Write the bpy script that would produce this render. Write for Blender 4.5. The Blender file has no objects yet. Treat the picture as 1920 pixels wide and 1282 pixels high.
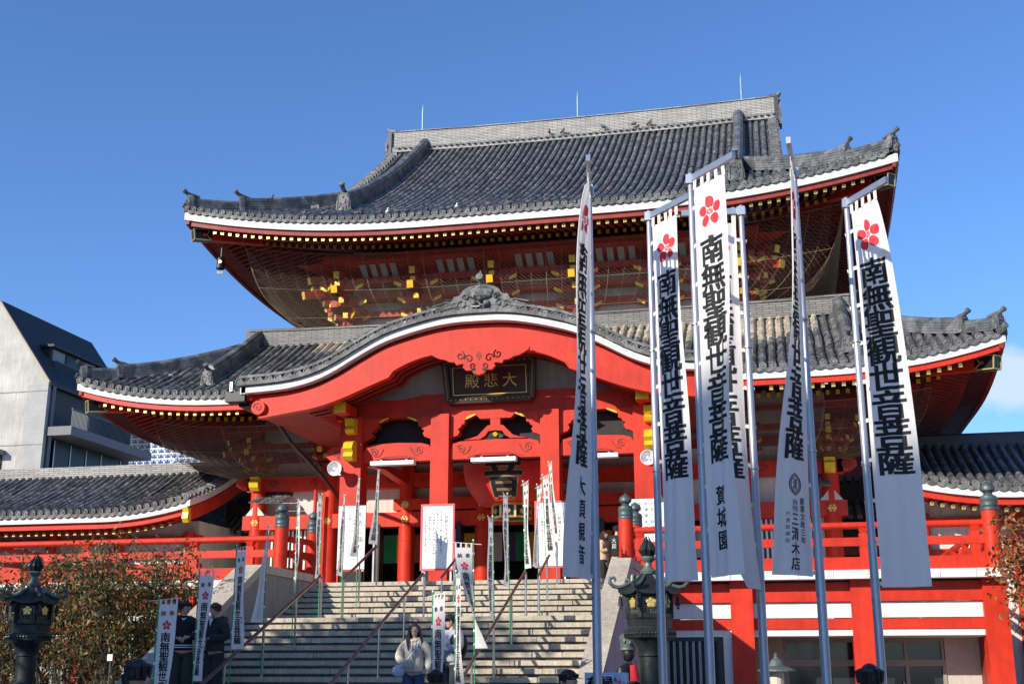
import bpy, bmesh, math, random
from mathutils import Vector, Matrix
R = math.radians
sc = bpy.context.scene
col = sc.collection
# ---------------------------------------------------------------- camera, sky, sun, exposure
cd = bpy.data.cameras.new('camera'); cam = bpy.data.objects.new('camera', cd); col.objects.link(cam)
cam.location = (7.7, -32.6, 1.6)
cam.rotation_euler = (R(105.0), 0, R(12.3))
cd.sensor_width = 36.0; cd.lens = 2284 / 1920 * 36.0
cd.clip_end = 4000
sc.camera = cam
SUN = Vector((-.754, -1, .584)).normalized()          # towards the sun
wd = bpy.data.worlds.new('World'); sc.world = wd; wd.use_nodes = True
wn, wl = wd.node_tree.nodes, wd.node_tree.links
bg = wn['Background']
sky = wn.new('ShaderNodeTexSky'); sky.sky_type = 'NISHITA'; sky.sun_disc = False
sky.sun_elevation = math.asin(SUN.z); sky.sun_rotation = math.atan2(SUN.x, SUN.y)
sky.air_density = 1.0; sky.dust_density = 0.35; sky.ozone_density = 3.0
bg.inputs['Strength'].default_value = 0.118
# one small cumulus low in the sky on the right
tc = wn.new('ShaderNodeTexCoord')
vm = wn.new('ShaderNodeVectorMath'); vm.operation = 'SUBTRACT'; vm.inputs[1].default_value = (0.178, 0.959, 0.213)
mp = wn.new('ShaderNodeVectorMath'); mp.operation = 'MULTIPLY'; mp.inputs[1].default_value = (17, 17, 30)
ln = wn.new('ShaderNodeVectorMath'); ln.operation = 'LENGTH'
nz = wn.new('ShaderNodeTexNoise'); nz.inputs['Scale'].default_value = 22; nz.inputs['Detail'].default_value = 7; nz.inputs['Roughness'].default_value = .55
ma = wn.new('ShaderNodeMath'); ma.operation = 'MULTIPLY_ADD'; ma.inputs[1].default_value = 1.7
mr = wn.new('ShaderNodeMapRange'); mr.inputs[1].default_value = 1.85; mr.inputs[2].default_value = 1.25
mr.inputs[3].default_value = 0; mr.inputs[4].default_value = .8
mx = wn.new('ShaderNodeMix'); mx.data_type = 'RGBA'; mx.inputs[7].default_value = (5.2, 6.0, 7.4, 1)
tn = wn.new('ShaderNodeMix'); tn.data_type = 'RGBA'; tn.blend_type = 'MULTIPLY'; tn.inputs[0].default_value = 1; tn.inputs[7].default_value = (.77, 1.04, 1.43, 1)   # the clear winter air of the photograph
wl.new(tc.outputs['Generated'], vm.inputs[0]); wl.new(vm.outputs[0], mp.inputs[0]); wl.new(mp.outputs[0], ln.inputs[0])
wl.new(tc.outputs['Generated'], nz.inputs['Vector']); wl.new(nz.outputs[0], ma.inputs[0]); wl.new(ln.outputs['Value'], ma.inputs[2])
wl.new(ma.outputs[0], mr.inputs[0]); wl.new(mr.outputs[0], mx.inputs[0]); wl.new(sky.outputs[0], tn.inputs[6]); wl.new(tn.outputs[2], mx.inputs[6])
wl.new(mx.outputs[2], bg.inputs['Color'])
sl = bpy.data.lights.new('sun', 'SUN'); sun = bpy.data.objects.new('sun', sl); col.objects.link(sun)
sl.energy = 5.0; sl.angle = R(.53); sl.color = (1, .94, .84)
sun.rotation_euler = (-SUN).to_track_quat('-Z', 'Y').to_euler()
sun.location = (-30, -40, 40)
sc.view_settings.view_transform = 'Standard'; sc.view_settings.look = 'None'
sc.view_settings.exposure = 0.27; sc.view_settings.gamma = 1
sc.view_settings.use_curve_mapping = False
random.seed(7)

# ---------------------------------------------------------------- materials
def mat(name, c, rough=.6, metal=0, var=.12, scale=4, bump=0, bscale=30, c2=None, stretch=None, trans=0, spec=.5, weather=0, cell=0):
    m = bpy.data.materials.new(name); m.use_nodes = True
    n, l = m.node_tree.nodes, m.node_tree.links
    b = n['Principled BSDF']
    b.inputs['Roughness'].default_value = rough; b.inputs['Metallic'].default_value = metal
    b.inputs['Specular IOR Level'].default_value = spec
    t = n.new('ShaderNodeTexCoord'); v = t.outputs['Object']
    if stretch:
        mpp = n.new('ShaderNodeMapping'); mpp.inputs['Scale'].default_value = stretch
        l.new(v, mpp.inputs[0]); v = mpp.outputs[0]
    a = n.new('ShaderNodeTexNoise'); a.inputs['Scale'].default_value = scale; a.inputs['Detail'].default_value = 6
    a.inputs['Roughness'].default_value = .65
    l.new(v, a.inputs['Vector'])
    r = n.new('ShaderNodeValToRGB')
    if c2 is None:
        lo = [x * (1 - var) for x in c]; hi = [min(1, x * (1 + var)) for x in c]
    else: lo, hi = c, c2
    r.color_ramp.elements[0].position = .33; r.color_ramp.elements[1].position = .67
    r.color_ramp.elements[0].color = (*lo, 1); r.color_ramp.elements[1].color = (*hi, 1)
    l.new(a.outputs[0], r.inputs[0]); out = r.outputs[0]
    def mult(val, lo, hi, o):       # multiply colour by a remapped grey texture
        q = n.new('ShaderNodeMapRange'); q.inputs[1].default_value = .3; q.inputs[2].default_value = .7; q.inputs[3].default_value = lo; q.inputs[4].default_value = hi
        l.new(val, q.inputs[0]); w_ = n.new('ShaderNodeMix'); w_.data_type = 'RGBA'; w_.blend_type = 'MULTIPLY'; w_.inputs[0].default_value = 1
        l.new(o, w_.inputs[6]); l.new(q.outputs[0], w_.inputs[7]); return w_.outputs[2]
    if weather:                     # sun-fade in broad patches and rain streaks running down
        z1 = n.new('ShaderNodeTexNoise'); z1.inputs['Scale'].default_value = .55; z1.inputs['Detail'].default_value = 5; l.new(t.outputs['Object'], z1.inputs['Vector'])
        out = mult(z1.outputs[0], 1 - weather, 1.0, out)
        g = n.new('ShaderNodeMapping'); g.inputs['Scale'].default_value = (9, 9, .7); l.new(t.outputs['Object'], g.inputs[0])
        z2 = n.new('ShaderNodeTexNoise'); z2.inputs['Scale'].default_value = 1; z2.inputs['Detail'].default_value = 6; l.new(g.outputs[0], z2.inputs['Vector'])
        out = mult(z2.outputs[0], 1 - weather * .8, 1.04, out)
        ro = n.new('ShaderNodeMapRange'); ro.inputs[3].default_value = rough - .1; ro.inputs[4].default_value = rough + .25; l.new(z1.outputs[0], ro.inputs[0]); l.new(ro.outputs[0], b.inputs['Roughness'])
    if cell:                        # tone differs from tile to tile
        vo = n.new('ShaderNodeTexVoronoi'); vo.inputs['Scale'].default_value = cell; l.new(t.outputs['Object'], vo.inputs['Vector'])
        sp = n.new('ShaderNodeSeparateColor'); l.new(vo.outputs['Color'], sp.inputs[0]); out = mult(sp.outputs[0], .62, 1.22, out)
    l.new(out, b.inputs['Base Color'])
    if bump:
        q = n.new('ShaderNodeTexNoise'); q.inputs['Scale'].default_value = bscale; q.inputs['Detail'].default_value = 4
        l.new(v, q.inputs['Vector'])
        k = n.new('ShaderNodeBump'); k.inputs['Strength'].default_value = bump; k.inputs['Distance'].default_value = .02
        l.new(q.outputs[0], k.inputs['Height']); l.new(k.outputs[0], b.inputs['Normal'])
    if trans:
        tr = n.new('ShaderNodeBsdfTranslucent'); l.new(out, tr.inputs[0])
        ms = n.new('ShaderNodeMixShader'); ms.inputs[0].default_value = trans
        o = n['Material Output']; l.new(b.outputs[0], ms.inputs[1]); l.new(tr.outputs[0], ms.inputs[2]); l.new(ms.outputs[0], o.inputs[0])
    return m
def bricky(name, c1, c2, mortar, bw, bh, rough=.7, ms=.02, axis='XZ', c3=None):
    m = bpy.data.materials.new(name); m.use_nodes = True
    n, l = m.node_tree.nodes, m.node_tree.links; b = n['Principled BSDF']; b.inputs['Roughness'].default_value = rough
    t = n.new('ShaderNodeTexCoord'); s = n.new('ShaderNodeSeparateXYZ'); cb = n.new('ShaderNodeCombineXYZ')
    l.new(t.outputs['Object'], s.inputs[0])
    ad = n.new('ShaderNodeMath'); ad.operation = 'ADD'; l.new(s.outputs[0], ad.inputs[0]); l.new(s.outputs[1], ad.inputs[1])
    l.new(ad.outputs[0], cb.inputs[0]); l.new(s.outputs[2], cb.inputs[1])
    k = n.new('ShaderNodeTexBrick'); k.inputs['Scale'].default_value = 1
    k.inputs['Brick Width'].default_value = bw; k.inputs['Row Height'].default_value = bh; k.inputs['Mortar Size'].default_value = ms
    k.inputs['Color1'].default_value = (*c1, 1); k.inputs['Color2'].default_value = (*c2, 1); k.inputs['Mortar'].default_value = (*mortar, 1)
    k.inputs['Bias'].default_value = -.2
    l.new(cb.outputs[0], k.inputs['Vector'])
    a = n.new('ShaderNodeTexNoise'); a.inputs['Scale'].default_value = 1.3; a.inputs['Detail'].default_value = 6
    l.new(t.outputs['Object'], a.inputs['Vector'])
    mm = n.new('ShaderNodeMix'); mm.data_type = 'RGBA'; mm.blend_type = 'MULTIPLY'; mm.inputs[0].default_value = .35
    l.new(k.outputs[0], mm.inputs[6]); l.new(a.outputs[0], mm.inputs[7]); l.new(mm.outputs[2], b.inputs['Base Color'])
    return m
M = {}
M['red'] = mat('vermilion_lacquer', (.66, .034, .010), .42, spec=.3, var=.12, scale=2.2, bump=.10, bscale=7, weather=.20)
M['red3'] = mat('shade_dark_vermilion', (.085, .009, .007), .6, var=.25, scale=3, bump=.08, bscale=9)  # darker copy of the red: lower eave shade put into the colour
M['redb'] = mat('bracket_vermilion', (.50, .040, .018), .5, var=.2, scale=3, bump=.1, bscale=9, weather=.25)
M['red2'] = mat('shade_weathered_vermilion', (.33, .025, .012), .55, var=.22, scale=3, bump=.1, bscale=9, weather=.3)  # weathered red, darkened with the shade under eaves and in recesses
M['white'] = mat('white_plaster', (.80, .77, .72), .7, var=.05, scale=2, weather=.12)
M['cream'] = mat('cream_plaster', (.72, .67, .58), .8, var=.07, scale=2.5, weather=.2)
M['gold'] = mat('gold_leaf', (.78, .55, .16), .32, .55, var=.15, scale=9)
M['yellow'] = mat('ochre_gilding', (.80, .50, .02), .38, .15, var=.12, scale=7)
M['black'] = mat('black_lacquer', (.012, .012, .013), .35, var=.2)
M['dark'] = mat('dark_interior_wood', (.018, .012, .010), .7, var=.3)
M['tile'] = mat('smoked_roof_tile', (.060, .060, .064), .45, .0, c2=(.18, .175, .168), scale=3.2, bump=.15, bscale=18, cell=3.1)
M['tilepan'] = mat('smoked_pan_tile', (.035, .036, .040), .6, c2=(.10, .098, .093), scale=5, bump=.15, bscale=24, cell=3.3)
M['tiledisc'] = mat('eave_tile_grey', (.075, .075, .073), .6, c2=(.19, .186, .172), scale=9, bump=.3, bscale=40, cell=3.6)
M['tileold'] = mat('droppings_stained_tile', (.16, .145, .12), .8, c2=(.56, .46, .32), scale=2.6, bump=.2, bscale=20)
M['ridge'] = bricky('pale_ridge_tiles', (.52, .49, .43), (.33, .31, .285), (.09, .088, .085), .42, .075, .7, .012)
M['ridgem'] = bricky('shade_toned_ridge_tiles', (.30, .28, .245), (.19, .18, .165), (.05, .05, .048), .42, .075, .7, .012)  # pale ridge tiles toned down: shade on the lower ridge put into the colour
M['ridged'] = bricky('dark_ridge_tiles', (.085, .087, .095), (.055, .057, .064), (.018, .018, .02), .6, .075, .5, .012)
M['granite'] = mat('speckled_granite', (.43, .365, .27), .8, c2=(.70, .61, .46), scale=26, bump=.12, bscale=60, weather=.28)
M['granited'] = mat('granite_riser', (.10, .092, .078), .9, c2=(.19, .175, .15), scale=18, bump=.12, bscale=60)  # riser stone with the nosing's shade put into its colour; also dark joints
M['pink'] = mat('rose_granite', (.46, .36, .37), .8, var=.1, scale=30)
M['panel'] = mat('grey_granite_panel', (.27, .26, .24), .8, c2=(.36, .345, .32), scale=8, weather=.3)
M['bronze'] = mat('patinated_bronze', (.016, .018, .017), .42, .5, c2=(.045, .054, .049), scale=3.5, bump=.15, bscale=14)
M['bronze2'] = mat('verdigris_bronze', (.06, .075, .067), .5, .3, c2=(.17, .21, .18), scale=5, bump=.2, bscale=18)
M['giboshi'] = mat('grey_green_finial', (.055, .075, .078), .5, .4, c2=(.12, .15, .15), scale=6)
M['steel'] = mat('galvanised_steel', (.42, .43, .45), .38, .75, var=.1, scale=5)
M['polew'] = mat('weathered_aluminium_pole', (.42, .43, .46), .42, .55, var=.08, scale=2)
M['chrome'] = mat('stainless_rail', (.55, .54, .53), .22, .95, var=.06, scale=6)
M['redglint'] = mat('red_reflection_rail', (.15, .06, .05), .3, .5, var=.12, scale=6)  # steel top rail with red reflections put into its colour
M['green'] = mat('green_plastic_pole', (.02, .32, .11), .4, var=.1)
M['cloth'] = mat('white_banner_cloth', (.93, .875, .80), .85, var=.03, scale=3, trans=.36, bump=.5, bscale=3.5, stretch=(1.6, 1.6, .5))
M['ink'] = mat('black_print', (.010, .010, .011), .75, var=.1)
M['crest'] = mat('red_print', (.74, .03, .04), .75, var=.06)
M['paper'] = mat('white_board', (.82, .81, .78), .7, var=.03)
M['pinkframe'] = mat('pink_red_frame', (.72, .10, .10), .5, var=.08)
M['net'] = mat('brown_bird_net', (.30, .22, .14), .8, var=.2)
M['netdark'] = mat('shade_dark_bird_net', (.10, .065, .04), .8, var=.2)  # darker copy of the net: shade under the lower eave in its colour
M['rope'] = mat('net_border_rope', (.24, .17, .10), .8, var=.2)
M['copgreen'] = mat('verdigris_copper', (.32, .45, .40), .55, .2, var=.12)
M['glass'] = mat('dark_window_glass', (.02, .025, .03), .08, 0, var=.1)
M['window'] = mat('dark_block_window', (.018, .02, .023), .35, var=.3, spec=.25)
M['lamp'] = mat('lamp_casing', (.85, .85, .84), .4, var=.02)
M['lred'] = mat('lantern_paper', (.68, .024, .016), .55, var=.12, scale=3)
M['skin'] = mat('skin', (.55, .33, .24), .55, var=.06)
M['hair'] = mat('dark_hair', (.012, .010, .009), .45, var=.3, scale=20)
M['hairb'] = mat('brown_hair', (.10, .035, .015), .45, var=.3, scale=20)
M['hairm'] = mat('dark_brown_hair', (.035, .015, .009), .45, var=.3, scale=20)
M['bark'] = mat('shrub_bark', (.05, .038, .028), .9, var=.3, scale=8)
def leafmat(name, stops):
    m = bpy.data.materials.new(name); m.use_nodes = True
    n, l = m.node_tree.nodes, m.node_tree.links; b = n['Principled BSDF']; b.inputs['Roughness'].default_value = .5
    g = n.new('ShaderNodeNewGeometry'); r = n.new('ShaderNodeValToRGB')
    e = r.color_ramp.elements
    while len(e) < len(stops): e.new(.5)
    for k, (p, c) in enumerate(stops): e[k].position = p; e[k].color = (*c, 1)
    l.new(g.outputs['Random Per Island'], r.inputs[0]); l.new(r.outputs[0], b.inputs['Base Color'])
    tr = n.new('ShaderNodeBsdfTranslucent'); l.new(r.outputs[0], tr.inputs[0])
    ms = n.new('ShaderNodeMixShader'); ms.inputs[0].default_value = .3
    o = n['Material Output']; l.new(b.outputs[0], ms.inputs[1]); l.new(tr.outputs[0], ms.inputs[2]); l.new(ms.outputs[0], o.inputs[0])
    return m
M['leafshrub'] = leafmat('shrub_leaves', [(0, (.030, .048, .012)), (.35, (.085, .125, .028)), (.55, (.22, .050, .016)), (.68, (.12, .14, .034)), (.86, (.30, .11, .03)), (1, (.38, .31, .11))])
M['leafautumn'] = leafmat('autumn_leaves', [(0, (.30, .09, .02)), (.4, (.42, .16, .05)), (.7, (.20, .06, .02)), (1, (.12, .11, .03))])
M['leafdark'] = leafmat('evergreen_leaves', [(0, (.025, .045, .015)), (.5, (.045, .075, .022)), (1, (.07, .09, .03))])
M['asphalt'] = mat('temple_yard_paving', (.32, .295, .26), .9, var=.15, scale=3)
def solid(name, c, rough=.8, **k):
    if name not in M: M[name] = mat(name, c, rough, var=k.pop('var', .1), scale=k.pop('scale', 12), **k)
    return M[name]

# ---------------------------------------------------------------- mesh helpers
def root_of(o):
    while o.parent: o = o.parent
    return o
class MB:
    def __init__(s): s.v = []; s.f = []; s.m = []; s.mats = []
    def mi(s, m):
        if isinstance(m, str): m = M[m]
        if m not in s.mats: s.mats.append(m)
        return s.mats.index(m)
    def poly(s, pts, m):
        b = len(s.v); s.v += [tuple(p) for p in pts]; s.f.append(tuple(range(b, b + len(pts)))); s.m.append(s.mi(m))
    def box(s, x0, x1, y0, y1, z0, z1, m):
        if x0 > x1: x0, x1 = x1, x0
        if y0 > y1: y0, y1 = y1, y0
        if z0 > z1: z0, z1 = z1, z0
        b = len(s.v)
        s.v += [(x, y, z) for z in (z0, z1) for y in (y0, y1) for x in (x0, x1)]
        k = s.mi(m)
        for q in ((0, 2, 3, 1), (4, 5, 7, 6), (0, 1, 5, 4), (2, 6, 7, 3), (0, 4, 6, 2), (1, 3, 7, 5)):
            s.f.append(tuple(b + i for i in q)); s.m.append(k)
    def bar(s, p, q, w, h, m, up=(0, 0, 1), taper=1):
        p, q = Vector(p), Vector(q); d = (q - p).normalized(); u = Vector(up)
        r = d.cross(u)
        if r.length < 1e-4: r = d.cross(Vector((0, 1, 0)))
        r.normalize(); u = r.cross(d).normalized()
        b = len(s.v); k = s.mi(m)
        for c, t in ((p, 1), (q, taper)):
            for a, e in ((-1, -1), (1, -1), (1, 1), (-1, 1)):
                s.v.append(tuple(c + r * a * w / 2 * t + u * e * h / 2 * t))
        for i in range(4):
            j = (i + 1) % 4; s.f.append((b + i, b + j, b + 4 + j, b + 4 + i)); s.m.append(k)
        s.f.append((b + 3, b + 2, b + 1, b)); s.m.append(k); s.f.append((b + 4, b + 5, b + 6, b + 7)); s.m.append(k)
    def tube(s, path, r, m, n=6, caps=True, flat=None):
        P = [Vector(p) for p in path]; k = s.mi(m); b = len(s.v); N = len(P)
        ref = None
        for i, p in enumerate(P):
            d = (P[min(i + 1, N - 1)] - P[max(i - 1, 0)])
            if d.length < 1e-9: d = Vector((0, 0, 1))
            d.normalize()
            if ref is None:
                ref = Vector((0, 0, 1)) if abs(d.z) < .9 else Vector((1, 0, 0))
            x = d.cross(ref); x = x.normalized() if x.length > 1e-6 else d.orthogonal().normalized()
            y = x.cross(d); ref = y
            rr = r[i] if isinstance(r, (list, tuple)) else r
            for j in range(n):
                a = 2 * math.pi * j / n + math.pi / n
                s.v.append(tuple(p + x * math.cos(a) * rr + y * math.sin(a) * rr * (flat or 1)))
        for i in range(N - 1):
            for j in range(n):
                j2 = (j + 1) % n
                s.f.append((b + i * n + j, b + i * n + j2, b + (i + 1) * n + j2, b + (i + 1) * n + j)); s.m.append(k)
        if caps:
            s.f.append(tuple(b + j for j in reversed(range(n)))); s.m.append(k)
            s.f.append(tuple(b + (N - 1) * n + j for j in range(n))); s.m.append(k)
    def sweep(s, path, prof, m, up=(0, 0, 1), side=None, closed=True, caps=True):
        """prof: (across, up) points swept along path; across = horizontal normal of the path"""
        P = [Vector(p) for p in path]; k = s.mi(m); b = len(s.v); N = len(P); n = len(prof); u = Vector(up)
        for i, p in enumerate(P):
            if side is not None: x = Vector(side)
            else:
                d = (P[min(i + 1, N - 1)] - P[max(i - 1, 0)]); x = d.cross(u); x.normalize()
            for a, h in prof: s.v.append(tuple(p + x * a + u * h))
        for i in range(N - 1):
            for j in range(n if closed else n - 1):
                j2 = (j + 1) % n
                s.f.append((b + i * n + j, b + i * n + j2, b + (i + 1) * n + j2, b + (i + 1) * n + j)); s.m.append(k)
        if caps and closed:
            s.f.append(tuple(b + j for j in reversed(range(n)))); s.m.append(k)
            s.f.append(tuple(b + (N - 1) * n + j for j in range(n))); s.m.append(k)
    def grid(s, fn, nu, nv, m, closed_u=False):
        b = len(s.v); k = s.mi(m) if not callable(m) or isinstance(m, str) else None
        for j in range(nv + 1):
            for i in range(nu + 1): s.v.append(tuple(fn(i / nu, j / nv)))
        for j in range(nv):
            for i in range(nu):
                a = b + j * (nu + 1) + i
                s.f.append((a, a + 1, a + nu + 2, a + nu + 1))
                s.m.append(k if k is not None else s.mi(m((i + .5) / nu, (j + .5) / nv)))
    def lathe(s, c, prof, m, n=24, axis=(0, 0, 1), phase=0, mats=None):
        c = Vector(c); ax = Vector(axis).normalized(); x = ax.orthogonal().normalized() if abs(ax.z) < .99 else Vector((1, 0, 0)); y = ax.cross(x)
        b = len(s.v); k = s.mi(m)
        for r, h in prof:
            for j in range(n):
                a = 2 * math.pi * j / n + phase
                s.v.append(tuple(c + ax * h + (x * math.cos(a) + y * math.sin(a)) * r))
        for i in range(len(prof) - 1):
            kk = s.mi(mats[i]) if mats else k
            for j in range(n):
                j2 = (j + 1) % n
                s.f.append((b + i * n + j, b + i * n + j2, b + (i + 1) * n + j2, b + (i + 1) * n + j)); s.m.append(kk)
        s.f.append(tuple(b + j for j in reversed(range(n)))); s.m.append(k)
        e = b + (len(prof) - 1) * n
        s.f.append(tuple(e + j for j in range(n))); s.m.append(k)
    def ball(s, c, r, m, n=8, k=6, rot=None):
        c = Vector(c); r = Vector((r, r, r)) if not hasattr(r, '__len__') else Vector(r)
        def fn(u, v):
            a = u * 2 * math.pi; t = v * math.pi
            p = Vector((math.cos(a) * math.sin(t) * r.x, math.sin(a) * math.sin(t) * r.y, math.cos(t) * r.z))
            if rot: p = rot @ p
            return c + p
        s.grid(fn, n, k, m)
    def prism(s, pts, fn, t, m, mside=None):
        """2-D outline pts mapped by fn(u,v,w) and thickened from w=0 to w=t"""
        n = len(pts); b = len(s.v); k = s.mi(m); k2 = s.mi(mside) if mside else k
        for w in (0, t):
            for (u, v) in pts: s.v.append(tuple(fn(u, v, w)))
        s.f.append(tuple(b + i for i in range(n))); s.m.append(k)
        s.f.append(tuple(b + n + i for i in reversed(range(n)))); s.m.append(k)
        for i in range(n):
            j = (i + 1) % n; s.f.append((b + i, b + n + i, b + n + j, b + j)); s.m.append(k2)
    def build(s, name, parent=None, smooth=False, mesh_only=False):
        me = bpy.data.meshes.new(name)
        o = Vector((0, 0, 0)) if parent is None else root_of(parent).location
        me.from_pydata([(x - o.x, y - o.y, z - o.z) for x, y, z in s.v] if o.length else s.v, [], s.f)
        for m in s.mats: me.materials.append(m)
        me.polygons.foreach_set('material_index', s.m)
        if smooth: me.polygons.foreach_set('use_smooth', [True] * len(s.f))
        me.validate(); me.update()
        if smooth:
            bm = bmesh.new(); bm.from_mesh(me); bmesh.ops.remove_doubles(bm, verts=bm.verts, dist=1e-5)
            bmesh.ops.recalc_face_normals(bm, faces=bm.faces); bm.to_mesh(me); bm.free()
            try: me.set_sharp_from_angle(angle=R(40))
            except Exception: pass
        ob = bpy.data.objects.new(name, me); col.objects.link(ob)
        if parent is not None: ob.parent = parent
        return ob
def tag(o, label, cat=None, group=None, kind=None):
    if label: o['label'] = label
    if cat: o['category'] = cat
    if group: o['group'] = group
    if kind: o['kind'] = kind
    return o
def thing(name, label, cat, loc=(0, 0, 0), group=None):
    o = bpy.data.objects.new(name, None); col.objects.link(o); o.location = loc; o.empty_display_size = .3
    return tag(o, label, cat, group)
def copy_tree(o, parent=None):
    c = o.copy(); col.objects.link(c)
    if parent: c.parent = parent
    for ch in list(o.children): copy_tree(ch, c)
    return c
def interp(pts):
    """smooth monotone curve through (x, y) points"""
    def f(x):
        if x <= pts[0][0]: return pts[0][1]
        if x >= pts[-1][0]: return pts[-1][1]
        for i in range(len(pts) - 1):
            x0, y0 = pts[i]; x1, y1 = pts[i + 1]
            if x <= x1:
                def sl(j):
                    if j == 0: return (pts[1][1] - pts[0][1]) / (pts[1][0] - pts[0][0])
                    if j == len(pts) - 1: return (pts[-1][1] - pts[-2][1]) / (pts[-1][0] - pts[-2][0])
                    return (pts[j + 1][1] - pts[j - 1][1]) / (pts[j + 1][0] - pts[j - 1][0])
                h = x1 - x0; t = (x - x0) / h; m0, m1 = sl(i) * h, sl(i + 1) * h
                return (2*t**3-3*t*t+1)*y0 + (t**3-2*t*t+t)*m0 + (-2*t**3+3*t*t)*y1 + (t**3-t*t)*m1
    return f
# ---------------------------------------------------------------- lettering
_tc = bpy.data.curves.new('lettering_source', 'FONT'); _to = bpy.data.objects.new('lettering_source', _tc)
_glyph = {}
def glyph(ch, fat=.02, maxlen=.25):
    key = (ch, fat, maxlen)
    if key in _glyph: return _glyph[key]
    if _to.name not in col.objects: col.objects.link(_to)
    _tc.body = ch; _tc.size = 1; _tc.offset = fat; _tc.resolution_u = 2
    dg = bpy.context.evaluated_depsgraph_get(); dg.update()
    me = bpy.data.meshes.new_from_object(_to.evaluated_get(dg))
    bm = bmesh.new(); bm.from_mesh(me); bpy.data.meshes.remove(me)
    bmesh.ops.triangulate(bm, faces=bm.faces)
    for _ in range(3):
        e = [x for x in bm.edges if x.calc_length() > maxlen]
        if not e: break
        bmesh.ops.subdivide_edges(bm, edges=e, cuts=1); bmesh.ops.triangulate(bm, faces=bm.faces)
    bm.verts.index_update()
    if bm.verts:
        xs = [v.co.x for v in bm.verts]; cx = (min(xs) + max(xs)) / 2 if ord(ch) < 256 else .5
    else: cx = 0
    vs = [(v.co.x - cx, v.co.y - .38) for v in bm.verts]; fs = [tuple(v.index for v in f.verts) for f in bm.faces]
    bm.free(); _glyph[key] = (vs, fs); return _glyph[key]
def put_text(mb, chars, fn, u0, v0, size, pitch, m, fat=.02, wide=1, maxlen=.25, horiz=False, layer=None):
    """column (or row) of characters; fn(u right, v down) -> point"""
    k = mb.mi(m)
    for i, ch in enumerate(chars):
        if ch in ' 　': continue
        vs, fs = glyph(ch, 0, maxlen)
        cu, cv = (u0 + i * pitch, v0) if horiz else (u0, v0 + i * pitch)
        offs = [(0, 0)] if fat < .015 else [(fat * .7, fat * .55), (-fat * .7, fat * .55), (fat * .7, -fat * .55), (-fat * .7, -fat * .55)]
        if fat > .05: offs += [(fat, 0), (-fat, 0), (0, fat), (0, -fat)]
        for q, (dx, dy) in enumerate(offs):       # brush-bold strokes: the same glyph laid down several times
            b = len(mb.v)
            g = (lambda u, v: layer(u, v, q * .0006)) if layer else fn
            mb.v += [tuple(g(cu + (x + dx) * size * wide, cv - (y + dy) * size)) for x, y in vs]
            mb.f += [tuple(b + j for j in f) for f in fs]; mb.m += [k] * len(fs)
def put_plum(mb, fn, u0, v0, r, m, center=None, sx=1):
    k = mb.mi(m)
    for i in range(5):
        a = math.pi / 2 + i * 2 * math.pi / 5
        cx, cy = math.cos(a) * r * .62, math.sin(a) * r * .62
        N = 14; pts = []
        for j in range(N):
            t = 2 * math.pi * j / N; e, f = math.cos(t) * r * .37, math.sin(t) * r * .32
            pts.append((cx + e * math.cos(a) - f * math.sin(a), cy + e * math.sin(a) + f * math.cos(a)))
        for q0, q1 in ((0.02, .5), (.5, 1)):
            b = len(mb.v)
            for j in range(N):
                for q in (q0, q1): x, y = cx + (pts[j][0] - cx) * q, cy + (pts[j][1] - cy) * q; mb.v.append(tuple(fn(u0 + x * sx, v0 - y)))
            for j in range(N):
                j2 = (j + 1) % N; mb.f.append((b + 2*j, b + 2*j + 1, b + 2*j2 + 1, b + 2*j2)); mb.m.append(k)
    if center is None: center = m
    for i in range(10):
        a = math.pi / 2 + i * math.pi / 5; r0, r1, w = r * .06, r * .23, r * .022
        d = (math.cos(a), math.sin(a)); nn = (-d[1], d[0])
        mb.poly([fn(u0 + (d[0]*q + nn[0]*s_*w) * sx, v0 - (d[1]*q + nn[1]*s_*w)) for q, s_ in ((r0, -1), (r1, -1), (r1, 1), (r0, 1))], center)
# ---------------------------------------------------------------- ground
mb = MB(); mb.poly([(-900, -900, 0), (900, -900, 0), (900, 900, 0), (-900, 900, 0)], 'asphalt')
tag(mb.build('ground'), 'pale grey paved temple yard', 'ground', kind='structure')
FL = 3.62                                                   # temple floor level
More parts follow.
